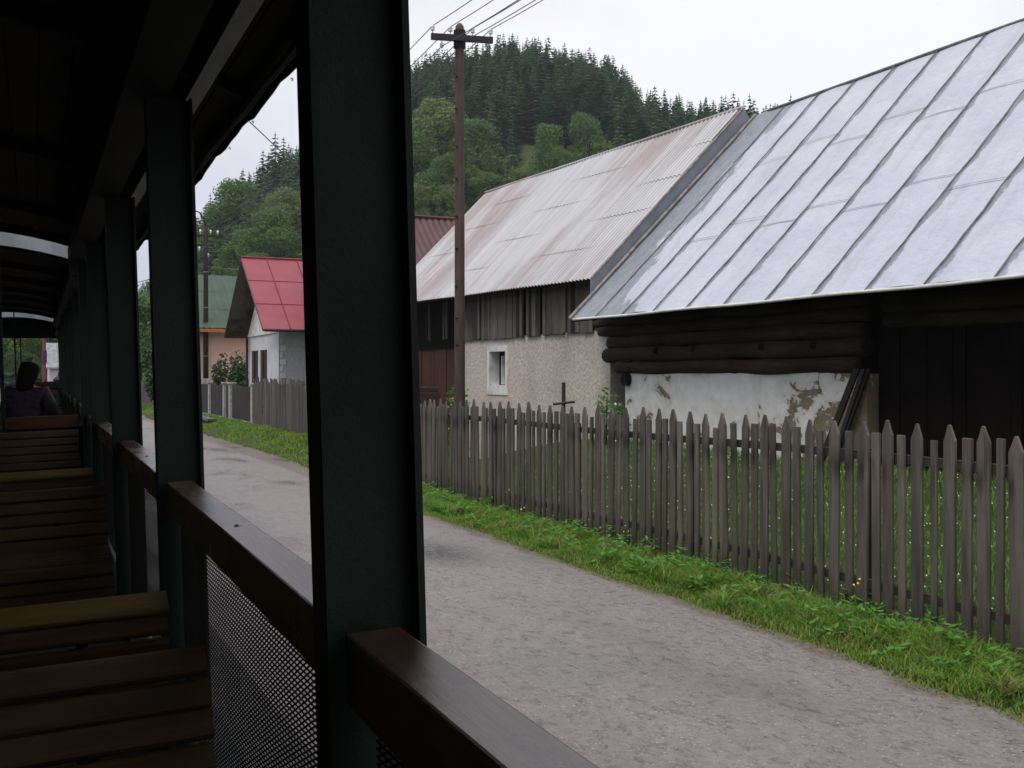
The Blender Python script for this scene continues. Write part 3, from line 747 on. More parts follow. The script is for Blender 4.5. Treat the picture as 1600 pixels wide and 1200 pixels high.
for yy in np.arange(-2, 16.6, 1.15):
    m.add([(EX+.08, yy, EZ-.03), (EX+.08, yy+.11, EZ-.03), (EX+1.2, yy+.11, slope(EX+1.2)-.08), (EX+1.2, yy, slope(EX+1.2)-.08),
           (EX+.30, yy, EZ+.05), (EX+.30, yy+.11, EZ+.05), (EX+1.2, yy+.11, slope(EX+1.2)-.2), (EX+1.2, yy, slope(EX+1.2)-.2)],
          [(3, 2, 1, 0), (4, 5, 6, 7), (0, 1, 5, 4), (1, 2, 6, 5), (2, 3, 7, 6), (3, 0, 4, 7)])
part('rafter', m, M['log_end'], barn)
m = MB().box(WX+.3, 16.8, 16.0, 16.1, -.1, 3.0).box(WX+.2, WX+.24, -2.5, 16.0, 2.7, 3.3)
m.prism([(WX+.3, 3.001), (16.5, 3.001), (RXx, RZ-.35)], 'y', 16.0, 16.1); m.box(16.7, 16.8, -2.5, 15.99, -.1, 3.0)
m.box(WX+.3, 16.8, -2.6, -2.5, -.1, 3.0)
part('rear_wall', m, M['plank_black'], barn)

# ------------------------------------------------------------------ white barn with corrugated roof
wb = thing('stone_barn', (13, 23, 0), 'barn with rusting corrugated roof, grey boards over rough plaster and a small window', 'barn')
AX, AY0, AY1 = 9.7, 17.0, 29.6
def wb_e(y): return 3.83+(y-AY0)*.017
def wb_r(y): return 7.36+(y-AY0)*.022
RXW = 13.15
def corr_roof(parent, nrows, fx_e, fx_r, zfe, zfr, y0, y1, lam, amp, mtl, name='roof', seed=1, axis='y'):
    rr_ = random.Random(seed); nk = int((y1-y0)/lam*6)
    for r_ in range(1):
        V = []; Fq = []
        for i in range(nrows):
            t0, t1 = i/nrows, (i+1)/nrows+.012
            t1 = min(t1, 1)
            b0 = len(V)
            for (t, lift) in ((t0, .006), (t0+(t1-t0)*.5, .003), (t1, .0)):
                for k in range(nk+1):
                    y = y0+(y1-y0)*k/nk
                    cell = int((y-y0)/(lam*6)); jt = (math.sin(cell*12.9+i*7.7)*.5)*.010
                    tt = t+(jt if t == t0 and i > 0 else 0)
                    x = fx_e+(fx_r-fx_e)*tt; ze, zr = zfe(y), zfr(y)
                    nx, nz2 = -(zr-ze), (fx_r-fx_e); l_ = math.hypot(nx, nz2)
                    h_ = lift+amp*math.cos(2*math.pi*(y-y0)/lam)+.012*math.sin(y*1.3+i)*(1 if i else .5)
                    V.append((x+nx/l_*h_, y, ze+(zr-ze)*tt+nz2/l_*h_))
            for j in range(2):
                for k in range(nk):
                    a = b0+j*(nk+1)+k; Fq.append((a+1, a, a+nk+1, a+nk+2))
        V = np.array(V)
        if axis == 'x': V = V[:, [1, 0, 2]]
        V = V-np.array(parent.location)
        return np_mesh(name, V, np.array(Fq), 4, mtl, parent, smooth=True)
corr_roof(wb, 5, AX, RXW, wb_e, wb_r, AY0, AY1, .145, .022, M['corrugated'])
m = MB().add([(AX+.02, AY0, wb_e(AY0)-.05), (AX+.02, AY1, wb_e(AY1)-.05), (RXW, AY1, wb_r(AY1)-.05), (RXW, AY0, wb_r(AY0)-.05)], [(0, 1, 2, 3)])
m.add([(RXW+.001, AY0, wb_r(AY0)), (RXW+.001, AY1, wb_r(AY1)), (2*RXW-AX, AY1, wb_e(AY1)), (2*RXW-AX, AY0, wb_e(AY0))], [(0, 1, 2, 3)])
part('roof_deck', m, M['plank_black'], wb)
m = MB().tube([(RXW, yy, wb_r(yy)+.01) for yy in np.arange(AY0, AY1+.1, .6)], .045, 8); part('ridge_cap', m, M['corrugated'], wb, smooth=True)
m = MB()   # flashing on the gable above the neighbour's roof
m.prism([(AX-.03, 3.42), (AX+.28, 3.40), (RXW+.05, 6.75), (16.6, 3.5), (16.6, 3.8), (RXW, 7.33), (AX-.03, 3.80)], 'y', AY0-.035, AY0-.005)
part('gable_flashing', m, M['flashing'], wb)
m = MB().prism([(10.1, 3.3), (16.3, 3.3), (RXW, 7.0)], 'y', AY0+.2, AY0+.3); m.box(10.11, 16.3, AY0+.2, AY0+.3, -.1, 3.299)
part('gable_wall', m, M['stucco'], wb)
m = MB(); a = Vector((AX-.03, AY0-.04, 3.83)); b = Vector((RXW, AY0-.04, 7.37))
m.tube([a, b], .022, 6); part('verge_trim', m, M['flashing_edge'], wb)
# front wall with a real window opening: y 21.55..22.45 , z 1.83..2.55
wy0, wy1, wz0, wz1 = 21.62, 22.50, 1.79, 2.58
m = MB()
X0, X1 = 10.1, 10.5
m.box(X0, X1, AY0+.0, wy0, -.1, 2.90); m.box(X0, X1, wy1, 24.0, -.1, 2.90); m.box(X0, X1, wy0, wy1, -.1, wz0); m.box(X0, X1, wy0, wy1, wz1, 2.90)
part('plaster_wall', m, M['stucco'], wb)
m = MB(); s_ = .13; xx0, xx1 = X0-.018, X0+.30
m.box(xx0, X0-.001, wy0-s_, wy0, wz0-s_-.08, wz1+s_); m.box(xx0, X0-.001, wy1, wy1+s_, wz0-s_-.08, wz1+s_)
m.box(xx0, X0-.001, wy0, wy1, wz1, wz1+s_); m.box(xx0, X0-.001, wy0, wy1, wz0-s_-.08, wz0)
m.box(X0, xx1, wy1-.006, wy1-.002, wz0, wz1); m.box(X0, xx1, wy0+.002, wy0+.006, wz0, wz1)
m.box(X0, xx1, wy0+.006, wy1-.006, wz0+.002, wz0+.008)
wf = part('window_surround', m, M['white_paint'], wb)
m = MB(); fx = X0+.24
for (a, b, c, d) in ((wy0+.01, wy0+.06, wz0+.01, wz1), (wy1-.06, wy1-.01, wz0+.01, wz1), (wy0+.06, wy1-.06, wz0+.01, wz0+.06), (wy0+.06, wy1-.06, wz1-.05, wz1), ((wy0+wy1)/2-.03, (wy0+wy1)/2+.03, wz0+.06, wz1-.05)):
    m.box(fx, fx+.05, a, b, c, d)
wn = part('window', m, M['shutter'], wb)
part('pane', MB().box(fx+.03, fx+.035, wy0+.05, wy1-.05, wz0+.05, wz1-.04), M['glass'], wn)
m = MB()                                 # open inner casement with pale edge
m.box(fx-.13, fx-.01, (wy0+wy1)/2+.02, (wy0+wy1)/2+.045, wz0+.03, wz1-.1); part('casement', m, M['white_paint'], wn)
part('curtain', MB().box(fx+.06, fx+.07, wy0+.06, (wy0+wy1)/2-.02, wz0+.06, wz1-.06), M['white_render'], wn)
# board cladding above the plaster
m = MB(); rr_ = random.Random(11); y = AY0+.02
while y < 24.0:
    wd = rr_.uniform(.12, .20); ty = rr_.random()
    m.mi = 0 if ty < .62 else (1 if ty < .74 else 2)
    if ty < .93: m.box(10.04+rr_.uniform(0, .02), 10.075, y, y+wd-rr_.uniform(.004, .012), 2.87+rr_.uniform(-.012, .012), 3.98)
    y += wd
part('board_cladding', m, [M['barn_board'], M['barn_pale'], M['barn_dark']], wb)
part('back_boards', MB().box(10.10, 10.13, AY0+.2, 24.0, 2.901, 4.1), M['plank_black'], wb)
for yy in (18.6, 20.6, 22.9): part('batten', MB().box(10.0, 10.035, yy, yy+.10, 2.9, 3.95), M['barn_pale'], wb)
# timber bay at the far end: red-brown boards below, dark loft above
m = MB(); y = 24.02
while y < 29.3:
    wd = rr_.uniform(.16, .22); m.box(10.45+rr_.uniform(0, .02), 10.49, y, y+wd-.012, -.1, 2.75); y += wd
dr = part('board_wall', m, M['door_red'], wb)
part('hinge', MB().box(10.42, 10.445, 25.0, 25.7, 1.45, 1.52), M['black_steel'], dr)
m = MB().box(10.56, 10.60, 24.01, 29.3, 2.76, 4.15); m.box(10.40, 10.55, 24.01, 29.3, 2.751, 2.80)
part('loft_wall', m, M['plank_black'], wb)
m = MB()
for yy in (24.9, 25.3, 26.2, 26.4, 27.5): m.box(10.49, 10.54, yy, yy+.07, 3.0, 4.0)
m.box(10.49, 10.54, 24.3, 25.0, 2.55, 2.60)
part('loft_batten', m, M['barn_pale'], wb)
m = MB().box(10.13, 16.2, 29.2, 29.3, -.1, 3.9).box(16.2, 16.3, AY0+.2, 29.3, -.1, 3.9)
part('rear_wall', m, M['stucco'], wb)

# ------------------------------------------------------------------ picket fence along the road
FX = 6.47
fence = thing('picket_fence', (FX, 12, 0), 'long grey weathered picket fence with pointed tops running along the road verge', 'fence')
rr_ = random.Random(21); y = 3.6; i = 0
pks = []
while y < 20.6:
    pointed = (i % 2 == 0) if y < 16 else rr_.random() < .6
    wd = rr_.uniform(.100, .124) if pointed else rr_.uniform(.058, .092)
    pks.append((y+wd/2, wd, pointed)); y += wd+rr_.uniform(.046, .078); i += 1
def fline(y): return FX+.02*math.sin(y*.8)
for (y, wd, pt) in pks:
    top = (1.675 if pt else 1.565)+rr_.uniform(-.03, .025)-(rr_.uniform(.02, .10) if rr_.random() < .10 else 0)-.004*max(0, y-8); bot = rr_.uniform(.03, .12); th = rr_.uniform(.020, .028)
    hw = wd/2; lean = rr_.uniform(-.014, .014)*(1.5 if y > 8 else 1)+(rr_.uniform(-.04, .04) if rr_.random() < .12 else 0); xx = fline(y)+rr_.uniform(-.006, .006)
    jw = [rr_.uniform(-.004, .004) for _ in range(6)]
    if pt: poly = [(-hw+jw[0], bot), (hw+jw[1], bot), (hw+jw[2], top-.125), (hw*.72, top-.085), (jw[3]+.008, top), (jw[3]-.008, top-.002), (-hw*.72, top-.08), (-hw+jw[4], top-.12)]
    else: poly = [(-hw, bot), (hw+jw[1], bot), (hw+jw[2], top+jw[0]), (-hw+jw[4], top)]
    poly = [(y+p+lean*(q-bot)/1.5*1.0, q) for p, q in poly]
    o = MB().prism(poly, 'x', xx-th, xx)
    lean2 = rr_.uniform(-.012, .012)
    o.v = [(v[0]+lean2*(v[2]-.3), v[1], v[2]) for v in o.v]
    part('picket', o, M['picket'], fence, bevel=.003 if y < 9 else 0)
for z in (.30, 1.36):
    m = MB(); a = 3.4
    pts = [(fline(y_)+.032, y_, z+.012*math.sin(y_*.9+z)) for y_ in np.arange(3.4, 20.8, .35)]
    for p, q in zip(pts[:-1], pts[1:]):
        m.add([(p[0]-.029, p[1], p[2]-.036), (p[0]+.025, p[1], p[2]-.036), (q[0]+.025, q[1], q[2]-.036), (q[0]-.029, q[1], q[2]-.036),
               (p[0]-.029, p[1], p[2]+.036), (p[0]+.025, p[1], p[2]+.036), (q[0]+.025, q[1], q[2]+.036), (q[0]-.029, q[1], q[2]+.036)],
              [(0, 3, 2, 1), (4, 5, 6, 7), (1, 2, 6, 5), (3, 0, 4, 7)])
    part('rail', m, M['fence_rail'], fence)
for yy in (4.2, 6.75, 9.3, 11.9, 14.5, 17.1, 19.8):
    part('post', MB().box(FX+.062, FX+.165, yy, yy+.10, -.1, 1.42), M['fence_rail'], fence)
# farther old paling fence
f2 = thing('paling_fence', (7.8, 30, .2), 'old uneven paling fence of mixed grey boards in front of the red-roofed cottage', 'fence')
m_ = []
y = 21.2
while y < 38.1:
    t = (y-21.2)/3; xx = 6.6+1.2*min(1, t); wd = rr_.uniform(.10, .19); top = 1.62+rr_.uniform(-.22, .08)+.25; hw = wd/2
    z0 = float(terr(xx, y))
    lean = rr_.uniform(-.06, .06)
    poly = [(y-hw, z0+.05), (y+hw, z0+.05), (y+hw+lean, top+rr_.uniform(-.04, .04)), (y+lean, top+.03), (y-hw+lean, top)]
    part('paling', MB().prism(poly, 'x', xx-.025, xx), M['paling_old'], f2); y += wd+rr_.uniform(.0, .05)
m = MB()
for z in (.55, 1.45): m.box(7.81, 7.87, 24.2, 38, z, z+.07)
part('rail', m, M['fence_rail'], f2)
m = MB()
for yy in np.arange(24.4, 38, 2.4): m.box(7.875, 7.97, yy, yy+.1, -.1, 1.7)
part('post', m, M['fence_rail'], f2)
# dark panels between concrete posts
f3 = thing('panel_fence', (7.9, 50, .2), 'low fence of dark brown boards between pale concrete posts with a gate', 'fence')
fp = [38.3, 42.6, 43.9, 47.5, 51.6, 56, 60.5]
for k, yy in enumerate(fp):
    m = MB().box(7.78, 8.02, yy, yy+.24, 0, 1.66); m.box(7.74, 8.06, yy-.04, yy+.28, 1.661, 1.73)
    part('post', m, M['concrete'], f3, bevel=.015)
for a, b in zip(fp[:-1], fp[1:]):
    m = MB(); y = a+.27
    while y < b-.12: m.box(7.86, 7.885, y, y+.105, .32, 1.60+.02*math.sin(y*7)); y += .115
    m.box(7.886, 7.93, a+.25, b-.01, .5, .57); m.box(7.886, 7.93, a+.25, b-.01, 1.3, 1.37)
    gate = (a, b) == (42.6, 43.9)
    part('gate' if gate else 'panel', m, M['panel_dark'], f3)
    if not gate: part('kerb', MB().box(7.8, 8.0, a+.241, b-.001, 0, .30), M['concrete'], f3)
pk = MB().box(6.75, 7.1, 41.5, 45.4, .26, .34).box(6.8, 7.05, 41.8, 42.0, .05, .259).box(6.8, 7.05, 44.9, 45.1, .05, .259)
tag(part('plank_bench', pk, M['barn_pale'], None), 'low grey plank laid on the grass before the gate posts', 'bench')
# fence far along the road with hedge over it
f4 = thing('paling_fence', (8.0, 70, .2), 'distant grey board fence beneath the green hedge at the road end', 'fence')
m = MB(); y = 61.5
while y < 90:
    xx = 7.9; m.box(xx, xx+.03, y, y+.16, .05, 1.65+.05*math.sin(y*9)); y += .18
part('paling_panel', m, M['paling_old'], f4)
part('rail', MB().box(7.94, 7.99, 61.5, 90, 1.2, 1.3), M['fence_rail'], f4)

# ------------------------------------------------------------------ red-roofed cottage
rc = thing('cottage', (12, 40, .2), 'white cottage with a bright red metal roof and brown shutters', 'house')
RY, RZ_, EYa, EYb, EZr = 40.2, 6.45, 36.35, 43.7, 3.62
XR0, XR1 = 7.78, 17.5
def gab(ya, za, yb, zb, x0, x1, th):
    return [(x0, ya, za), (x1, ya, za), (x1, yb, zb), (x0, yb, zb), (x0, ya, za-th), (x1, ya, za-th), (x1, yb, zb-th), (x0, yb, zb-th)]
BF = [(0, 1, 2, 3), (7, 6, 5, 4), (0, 4, 5, 1), (1, 5, 6, 2), (2, 6, 7, 3), (3, 7, 4, 0)]
m = MB().add(gab(EYa, EZr, RY, RZ_, XR0, XR1, .05), BF); m.add(gab(EYb, EZr, RY, RZ_, XR0, XR1, .05), [f[::-1] for f in BF])
rf_ = part('roof', m, M['roof_red'], rc)
m = MB()
for xx in np.arange(XR0+.95, XR1, 1.15):
    m.tube([(xx, EYa, EZr+.02), (xx, RY, RZ_+.02)], .022, 5)
for t in (.33, .66):
    yy, zz = EYa+(RY-EYa)*t, EZr+(RZ_-EZr)*t+.008; m.tube([(XR0, yy, zz), (XR1, yy, zz)], .014, 5)
m.tube([(XR0, RY, RZ_+.02), (XR1, RY, RZ_+.02)], .05, 6)
part('roof_seam', m, mat('dark_red_seam', (.22, .03, .04), None, 4, .5), rf_)
m = MB().add(gab(EYa+.02, EZr-.055, RY, RZ_-.055, XR0-.02, XR1, .03), BF); m.add(gab(EYb-.02, EZr-.055, RY, RZ_-.055, XR0-.02, XR1, .03), [f[::-1] for f in BF])
part('soffit', m, M['barn_board'], rc)
part('gutter', MB().tube([(XR0+.05, EYa-.05, EZr-.05), (XR1, EYa-.05, EZr-.03)], .05, 8), M['dark_trim'], rc)
ch = part('chimney', MB().box(13.2, 13.75, RY+.35, RY+.85, 6.0, 7.35).box(13.14, 13.81, RY+.29, RY+.91, 7.351, 7.45), M['stucco_grey'], rc)
m = MB().prism([(37.6, 3.55), (42.9, 3.55), (RY, 5.80)], 'x', 8.55, 8.65); part('gable', m, M['white_paint'], rc)
# walls with window openings on the road gable
WX0 = 8.6
wins = [(39.55, 40.25), (41.15, 41.85)]
m = MB(); ys_ = [37.2, 38.75, 39.55, 40.35, 41.15, 42.6]
zt, z1w, z2w = 3.54, 2.95, 1.75
m.box(WX0, WX0+.3, 37.6, 39.55, 0, zt); m.box(WX0, WX0+.3, 40.25, 41.15, 0, zt); m.box(WX0, WX0+.3, 41.85, 42.9, 0, zt)
for a, b in wins: m.box(WX0, WX0+.3, a, b, 0, z2w); m.box(WX0, WX0+.3, a, b, z1w, zt)
part('wall', m, M['white_render'], rc)
for a, b in wins:
    fr = MB().box(WX0+.06, WX0+.12, a, a+.07, z2w, z1w).box(WX0+.06, WX0+.12, b-.07, b, z2w, z1w).box(WX0+.06, WX0+.12, a+.07, b-.07, z1w-.07, z1w).box(WX0+.06, WX0+.12, a+.07, b-.07, z2w, z2w+.06).box(WX0+.07, WX0+.11, (a+b)/2-.025, (a+b)/2+.025, z2w+.06, z1w-.07)
    w_ = part('window', fr, M['shutter'], rc); part('pane', MB().box(WX0+.09, WX0+.1, a+.06, b-.06, z2w+.05, z1w-.06), M['glass'], w_)
    for s_, e_ in ((a-.02, a+.20), (b-.20, b+.22)):
        part('shutter', MB().box(WX0-.05, WX0-.01, s_, e_, z2w-.03, z1w+.03), M['shutter'], rc)
for yy in (37.5, 42.8): part('side_wall', MB().box(WX0+(.02 if yy < 40 else .3), 17, yy, yy+.09, 0, 3.7), M['stucco_grey'], rc)
m = MB()
for k in range(14):
    m.box(WX0-.02, WX0+.12+(k % 2)*.10, 37.47, 37.495, .2+k*.245, .2+k*.245+.19); m.box(WX0-.025, WX0-.001, 37.47, 37.62+(k % 2)*.1, .2+k*.245, .2+k*.245+.19)
part('quoins', m, M['white_render'], rc)
part('downpipe', MB().tube([(8.5, 42.75, 3.5), (8.5, 42.75, .2)], .05, 8), M['dark_trim'], rc)
# ------------------------------------------------------------------ pink house with green roof
ph = thing('house', (12, 54, .2), 'salmon pink house with green metal roof behind the red-roofed cottage', 'house')
V_ = corr_roof(ph, 3, 51.0, 55.5, lambda y: 4.25, lambda y: 7.15, 6.9, 18, .30, .012, M['roof_green'], axis='x')
V_.data.flip_normals()
m = MB().add(gab(60, 4.25, 55.5, 7.13, 6.9, 18, .05), BF); part('rear_roof', m, M['roof_green'], ph)
part('eave_trim', MB().box(6.9, 18, 50.98, 51.06, 4.05, 4.21), M['orange_trim'], ph)
part('soffit', MB().box(6.95, 18, 51.06, 51.8, 4.10, 4.14), M['white_paint'], ph)
m = MB().box(7.3, 17.5, 51.8, 52.0, 0, 4.09).box(7.3, 7.5, 52.01, 59, 0, 4.09); m.prism([(52, 4.1), (59.2, 4.1), (55.5, 6.95)], 'x', 7.3, 7.5)
part('wall', m, M['salmon'], ph)
wn = part('window', MB().box(12.2, 13.2, 51.76, 51.8, 1.9, 3.1), M['white_paint'], ph); part('pane', MB().box(12.3, 13.1, 51.74, 51.758, 2.0, 3.0), M['glass'], wn)
# ------------------------------------------------------------------ dark red roof behind the stone barn
dh = thing('house', (13, 38, .2), 'house with a dark red ribbed roof partly hidden behind the corrugated barn', 'house')
o = corr_roof(dh, 2, 32.0, 36.0, lambda y: 4.2, lambda y: 7.75, 9.9, 19, .24, .022, M['roof_darkred'], axis='x'); o.data.flip_normals()
m = MB().add(gab(40, 4.2, 36, 7.73, 9.9, 19, .05), BF); m.tube([(9.9, 36, 7.78), (19, 36, 7.78)], .07, 6); part('rear_roof', m, M['roof_darkred'], dh)
m = MB().box(10.3, 18.6, 32.5, 32.7, 0, 4.2).box(10.3, 10.5, 32.71, 39.5, 0, 4.2); m.prism([(32.5, 4.21), (39.5, 4.21), (36, 7.4)], 'x', 10.3, 10.5)
part('wall', m, M['stucco_grey'], dh)

# ------------------------------------------------------------------ utility poles and wires
def insulator(p, parent, s=1.0, down=False):
    m = MB(); z = p[2]; sg = -1 if down else 1
    m.tube([(p[0], p[1], z), (p[0], p[1], z+sg*.06*s), (p[0], p[1], z+sg*.065*s), (p[0], p[1], z+sg*.11*s), (p[0], p[1], z+sg*.115*s), (p[0], p[1], z+sg*.15*s), (p[0], p[1], z+sg*.17*s)],
           [.012*s, .012*s, .042*s, .036*s, .046*s, .028*s, .012*s], 10)
    part('insulator', m, M['ceramic'], parent, smooth=False)
PX, PY, PT = 7.55, 18.2, 8.55
up1 = thing('utility_pole', (PX, PY, 0), 'tall reddish brown wooden pole with a dark crossarm in front of the corrugated barn', 'utility pole', 'utility poles along the road')
m = MB().tube([(PX, PY, z) for z in np.linspace(-.1, PT, 12)]+[(PX, PY, PT+.06)], [.108-.026*i/11 for i in range(12)]+[.04], 14, jit=.012)
pp = part('shaft', m, M['pole'], up1, smooth=True)
for z in (2.6, 3.1, 3.7, 4.4, 5.0, 5.7, 6.3, 7.0, 7.6): part('knot', MB().ball((PX-.09+.03*math.sin(z*5), PY-.06, z), .028, 8, 5, (1, 1, .6)), M['pole_dark'], pp)
ca_ = (math.cos(R(-14)), math.sin(R(-14)))
def arm(t, z): return (PX+ca_[0]*t, PY-.12+ca_[1]*t, z)
m = MB(); zA = 8.30
a, b = Vector(arm(-.58, zA)), Vector(arm(.58, zA)); n_ = Vector((-ca_[1], ca_[0], 0))*.04
vs = [a-n_, b-n_, b+n_, a+n_]; m.add([v-Vector((0, 0, .055)) for v in vs]+[v+Vector((0, 0, .055)) for v in vs], [(3, 2, 1, 0), (4, 5, 6, 7), (0, 1, 5, 4), (1, 2, 6, 5), (2, 3, 7, 6), (3, 0, 4, 7)])
am = part('crossarm', m, M['crossarm'], up1)
m = MB().tube([(PX, PY, 8.15), (PX, PY, 8.48)], .115, 12); part('clamp', m, M['black_steel'], up1)
att = []
for t in (-.55, -.22, .20, .54):
    insulator(arm(t, zA+.055), am); att.append(arm(t, zA+.20))
for t in (-.38,): insulator(arm(t, zA-.055), am, .9, True); att.append(arm(t, zA-.17))
att.append(arm(.09, zA-.02))
P2x, P2y, P2t = 8.3, 51.5, 9.1
up2 = thing('utility_pole', (P2x, P2y, .1), 'dark tarred pole on a concrete footing with clustered insulators and a lamp arm', 'utility pole', 'utility poles along the road')
part('shaft', MB().tube([(P2x, P2y, z) for z in (1.7, 3, 5, 7, P2t)], [.125, .12, .115, .105, .095], 12), M['pole_dark'], up2, smooth=True)
part('footing', MB().box(P2x-.2, P2x+.2, P2y-.2, P2y+.2, -.1, 1.85), M['concrete'], up2, bevel=.03)
for z in (2.9, 5.2, 6.9):
    part('band', MB().tube([(P2x, P2y, z), (P2x, P2y, z+.05)], .13, 12), M['bolt'], up2)
m = MB().box(P2x-.6, P2x+.6, P2y-.04, P2y+.04, 8.6, 8.7).box(P2x-.4, P2x+.4, P2y-.035, P2y+.035, 8.15, 8.23); a2 = part('crossarm', m, M['crossarm'], up2)
att2 = []
for dx_, z in ((-.55, 8.71), (-.25, 8.71), (.22, 8.71), (.55, 8.71), (-.3, 7.9), (.1, 7.6)):
    insulator((P2x+dx_, P2y-.02, z), a2, 1.35); att2.append((P2x+dx_, P2y-.02, z+.12))
lm = part('lamp_arm', MB().tube([(P2x, P2y, 9.0), (P2x-.1, P2y-.1, 9.4), (P2x-.35, P2y-.3, 9.7), (P2x-.6, P2y-.5, 9.75)], .03, 6), M['black_steel'], up2)
part('lamp_head', MB().ball((P2x-.75, P2y-.6, 9.7), .16, 10, 6, (1.5, 1, .5)), M['black_steel'], lm)
part('meter_box', MB().box(P2x-.36, P2x-.13, P2y-.2, P2y, 3.9, 4.15), mat('teal_box', (.05, .22, .22), None, 4, .5), up2)
P3 = (6.9, -8.0, 8.4)
lab = ['topmost overhead wire at the left end of the crossarm', 'overhead wire from the second insulator of the crossarm', 'overhead wire from the third insulator of the crossarm',
       'overhead wire from the right end of the crossarm', 'overhead wire from the hanging insulator under the crossarm', 'overhead wire clipped beside the pole shaft']
for i, (p, q) in enumerate(zip(att, att2)):
    e = (P3[0]+(p[0]-PX)*1.0, P3[1], P3[2]+(p[2]-zA)); pts = []
    for (A, B, sg) in ((q, p, .55), (p, e, .6)):
        for k in range(21 if A is q else 20):
            t = (k if A is q else k+1)/20; v = Vector(A).lerp(Vector(B), t); v.z -= sg*4*t*(1-t); pts.append(v)
    tag(part('overhead_wire', MB().tube(pts, .0085, 5), M['wire'], None), lab[i], 'wire', 'overhead wires along the road')
def span(A, B, sg, r, label):
    pts = []
    for k in range(17):
        t = k/16; v = Vector(A).lerp(Vector(B), t); v.z -= sg*4*t*(1-t); pts.append(v)
    tag(part('overhead_wire', MB().tube(pts, r, 5), M['wire'], None), label, 'wire')
span((P2x, P2y, 7.2), (16, 36.2, 5.6), .2, .018, 'service wire sagging across the red roof of the cottage')
span((-3.2, 10.5, 9.2), (10.2, 29.5, 5.5), .1, .012, 'thin wire crossing the sky beside the coach roof edge')
span((P2x, P2y, 8.1), (7.15, 74, 8.1), .3, .02, 'far wire running on from the dark pole to the concrete pole')
cp = thing('utility_pole', (7.15, 74, .2), 'slim pale concrete pole in the distance by the hedge', 'utility pole', 'utility poles along the road')
part('shaft', MB().tube([(7.15, 74, 0), (7.15, 74, 8.3)], [.19, .12], 8), M['concrete'], cp, smooth=True)
part('crossarm', MB().box(6.75, 7.55, 73.8, 73.88, 7.9, 8.0), M['crossarm'], cp)

# ------------------------------------------------------------------ small yard things
ic = thing('iron_cross_post', (7.5, 14.0, 0), 'rusty iron post with a short crossbar standing behind the pickets', 'post')
part('upright', MB().box(7.48, 7.525, 13.98, 14.02, -.05, 1.93), M['rust_iron'], ic)
part('crossbar', MB().tube([(7.38, 14.1, 1.60), (7.62, 13.87, 1.64)], .02, 8), M['rust_iron'], ic)
ct = thing('hand_cart', (8.9, 24.0, 0), 'small old rust-brown cart with a grey wheel beside the red-brown boards', 'cart')
m = MB().box(8.6, 9.3, 23.6, 24.6, 1.25, 1.62); m.box(8.65, 9.25, 23.65, 24.0, 1.621, 1.75); part('body', m, M['rust_iron'], ct, bevel=.02)
m = MB()
for k in range(16):
    a0, a1 = 2*math.pi*k/16, 2*math.pi*(k+1)/16
    m.tube([(8.5, 24.3+.33*math.cos(a0), 1.2+.33*math.sin(a0)), (8.5, 24.3+.33*math.cos(a1), 1.2+.33*math.sin(a1))], .03, 6)
for k in range(6): m.tube([(8.5, 24.3, 1.2), (8.5, 24.3+.33*math.cos(k*math.pi/3), 1.2+.33*math.sin(k*math.pi/3))], .012, 5)
part('wheel', m, M['concrete'], ct)
part('stand', MB().box(8.65, 8.7, 23.7, 23.75, 0, 1.25).box(9.2, 9.25, 23.7, 23.75, 0, 1.25).box(8.65, 8.7, 24.5, 24.55, 0, 1.25).box(9.2, 9.25, 24.5, 24.55, 0, 1.25), M['rust_iron'], ct)
# far end of the line
wh = thing('house', (3.5, 92, 0), 'small far white house with a grey roof seen through the coach windows', 'house')
part('wall', MB().box(2.6, 8, 90, 96, 0, 2.6), M['white_render'], wh)
m = MB().add(gab(89.6, 2.6, 93, 4.6, 2.2, 8.4, .1), BF); m.add(gab(96.4, 2.6, 93, 4.6, 2.2, 8.4, .1), [f[::-1] for f in BF]); part('roof', m, M['pale_fascia'], wh)
for xx in (3.2, 5.2, 6.8): part('window', MB().box(xx, xx+.7, 89.95, 89.99, 1.2, 2.2), M['glass'], wh)
wh2 = thing('shed', (-3.0, 86, 0), 'far shed with a pale gable among the trees at the end of the line', 'shed')
part('wall', MB().box(-5, -1.4, 84, 88, 0, 2.6), M['stucco_grey'], wh2)
m = MB().add(gab(83.7, 2.5, 86, 4.4, -5.3, -1.1, .1), BF); m.add(gab(88.3, 2.5, 86, 4.4, -5.3, -1.1, .1), [f[::-1] for f in BF]); part('roof', m, M['white_paint'], wh2)
rp = thing('signal_post', (1.35, 55, 0), 'red and magenta striped post standing beside the track ahead', 'post')
part('shaft', MB().tube([(1.35, 55, 0), (1.35, 55, 5)], .085, 8), mat('faded_red_post', (.20, .06, .05), (.12, .04, .04), 2, .7), rp)
part('band', MB().tube([(1.35, 55, 2.6), (1.35, 55, 3.2)], .125, 8), mat('magenta_banner', (.12, .02, .07), None, 3, .7), rp)
lp = thing('planter_lamp', (1.6, 45, 0), 'dark lantern on a thin stake beside the track ahead', 'lamp')
part('stake', MB().tube([(1.62, 45, 0), (1.62, 45, 1.7)], .03, 6), M['black_steel'], lp); part('lantern', MB().tube([(1.62, 45, 1.35), (1.62, 45, 1.5), (1.62, 45, 1.85), (1.62, 45, 2.0)], [.03, .13, .2, .05], 8), M['black_steel'], lp)

